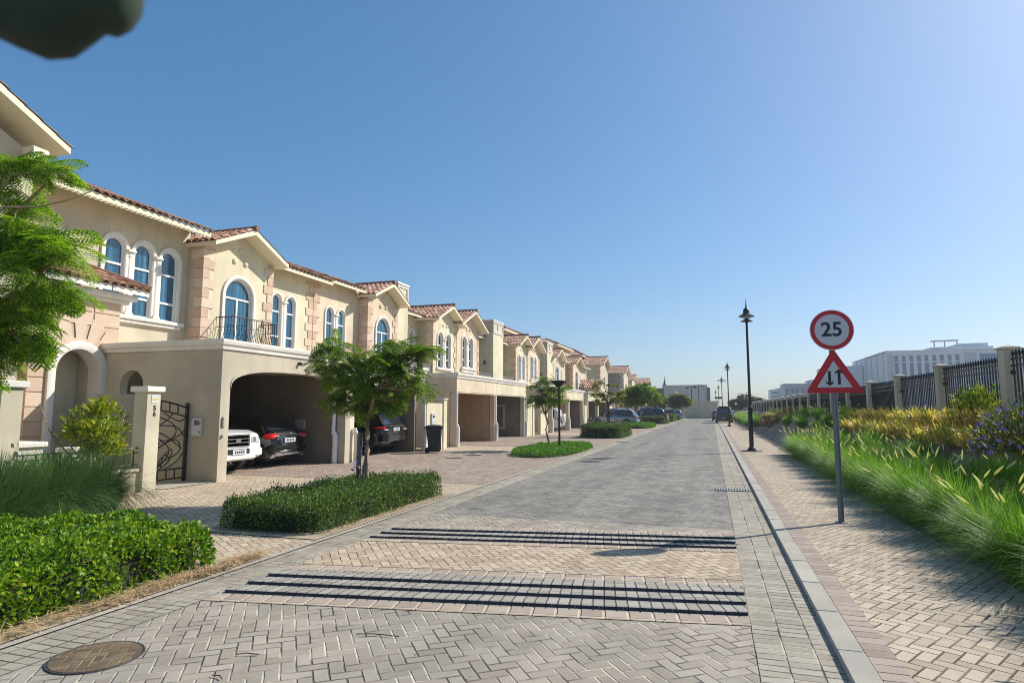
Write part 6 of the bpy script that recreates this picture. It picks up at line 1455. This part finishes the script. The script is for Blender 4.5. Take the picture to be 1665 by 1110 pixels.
t = thing('boundary_wall', 'long beige boundary wall across the end of the drives', 'wall', (-9, 120, 0)); mb = MB(); mb.bevbox(-16, -4.7, 120, 120.25, 0, 2.0, .02); obj('wall_panel', mb, 'beige', t); mb = MB(); mb.bevbox(-16, -4.7, 119.95, 120.3, 2.0, 2.1, .02); obj('coping', mb, 'cream', t)
W9 = [(57.0 + 2.12 * i, 58.1 + 2.12 * i, a, b) for i in range(9) for a, b in ((17.0, 18.9), (9.2, 16.6), (3, 8.8))]
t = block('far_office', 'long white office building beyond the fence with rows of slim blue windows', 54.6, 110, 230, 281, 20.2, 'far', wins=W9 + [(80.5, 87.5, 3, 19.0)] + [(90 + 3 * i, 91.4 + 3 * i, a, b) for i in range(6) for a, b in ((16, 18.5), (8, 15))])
mb = MB(); mb.box(54.9, 56.7, 229.85, 230, 3, 19.2); obj('screen_panel', mb, 'farscreen', t); mb = MB(); mb.box(76.5, 79.6, 229.85, 230, 3, 19.4); obj('screen_panel', mb, 'farscreen', t)
mb = MB()
for i in range(6): mb.box(54.35, 54.6, 233 + i * 8, 233.3 + i * 8, 0, 20.2)
obj('joint', mb, 'fargrey', t)
mb = MB(); mb.box(70.5, 88, 240, 262, 20.2, 22.2); mb.box(80, 88, 244, 258, 22.2, 23.6); mb.box(60, 64, 236, 240, 20.2, 21); obj('penthouse', mb, 'far', t)
mb = MB()
for x in (71, 74, 77.5): mb.box(x, x + .3, 239, 239.3, 22.2, 24.3)
mb.box(70.8, 78, 238.8, 242, 24.1, 24.4); obj('roof_frame', mb, 'fargrey', t)
block('far_block', 'lower white wing left of the long office building', 42, 54.3, 262, 285, 17.5, 'far', grp='white blocks beyond the fence')
block('far_block', 'grey-white block with tall windows, in the middle of the distant blocks', 36.5, 46, 262, 278, 12.5, 'far', wins=[(38 + 2.2 * i, 39.2 + 2.2 * i, 3 + 3 * j, 5 + 3 * j) for i in range(3) for j in range(3)], grp='white blocks beyond the fence')
block('far_block', 'bluish block with small windows right of the banded one', 27.2, 36.3, 264, 280, 11.2, 'fargrey', wins=[(28 + 1.7 * i, 29 + 1.7 * i, 2.4 + 2.8 * j, 4 + 2.8 * j) for i in range(4) for j in range(3)], grp='white blocks beyond the fence')
block('far_block', 'plain white block beside the banded one', 24.6, 27.1, 262, 275, 9.4, 'far', grp='white blocks beyond the fence')
block('far_block', 'small white block with dark horizontal bands, leftmost of the distant blocks', 22.0, 24.5, 260, 272, 8.8, 'far', wins=[(22.2, 24.4, 1.6 + 1.5 * i, 2.3 + 1.5 * i) for i in range(5)], grp='white blocks beyond the fence')
t = thing('far_shed', 'low round-roofed olive shed far beyond the fence end', 'building', (12, 200, 0)); mb = MB(); n = 10
mb.loft([[(6 + 14 * k / n, y, 2.6 + 2.2 * math.sin(math.pi * k / n)) for k in range(n + 1)] + [(20, y, 0), (6, y, 0)] for y in (200, 215)], True, True); obj('roof_shell', mb, 'farscreen', t)
# ------------------------------------------------------------------ dark fabric flap close to the camera
t = thing('fabric_flap', 'dark green blurred rounded flap hanging close above at the top left corner', 'fabric flap', (-.6, .5, 1.9))
ax = Vector((.953, .303, 0)); up_ = Vector((0, 0, 1)); dn = ax.cross(up_) * -1
OUT = [(-.52, .18), (-.42, .226), (-.365, .214), (-.335, .199), (-.310, .1885), (-.292, .190), (-.280, .199), (-.271, .2075), (-.262, .2055), (-.252, .211), (-.246, .222), (-.245, .235), (-.25, .30), (-.28, .40), (-.52, .42)]
cc = Vector((-.43 + .0, .27, 1.9)); mb = MB(); rings = []
cx_, cz_ = -.38, .30
for w, k in ((-.016, .90), (-.012, .965), (0, 1.0), (.012, .975), (.018, .9)):
    rings.append([tuple(Vector((0, 0, 1.7)) + ax * (cx_ - .007 + (a - cx_) * k) + dn * (.395 + w) + up_ * (cz_ + .047 + (b - cz_) * k)) for a, b in OUT])
mb.loft(rings, True, True)
BASE[t.name] = Vector((-.6, .5, 1.9)); obj('flap', mb, 'flap', t, smooth='all')

# ------------------------------------------------------------------ haze over the distance
mb = MB(); mb.box(-70, 135, -12, 320, -1.2, 27); hz = NT('haze'); nt = hz.t; nt.nodes.remove(hz.b)
pv = nt.nodes.new("ShaderNodeVolumePrincipled"); pv.inputs["Color"].default_value = (0.86, 0.90, 0.95, 1); pv.inputs["Density"].default_value = 0.0006; pv.inputs["Anisotropy"].default_value = 0.2
nt.links.new(pv.outputs[0], hz.out.inputs["Volume"])
tag(obj('haze', mb, hz.m), 'thin pale dust haze over the far end of the street', 'haze', kind='stuff')
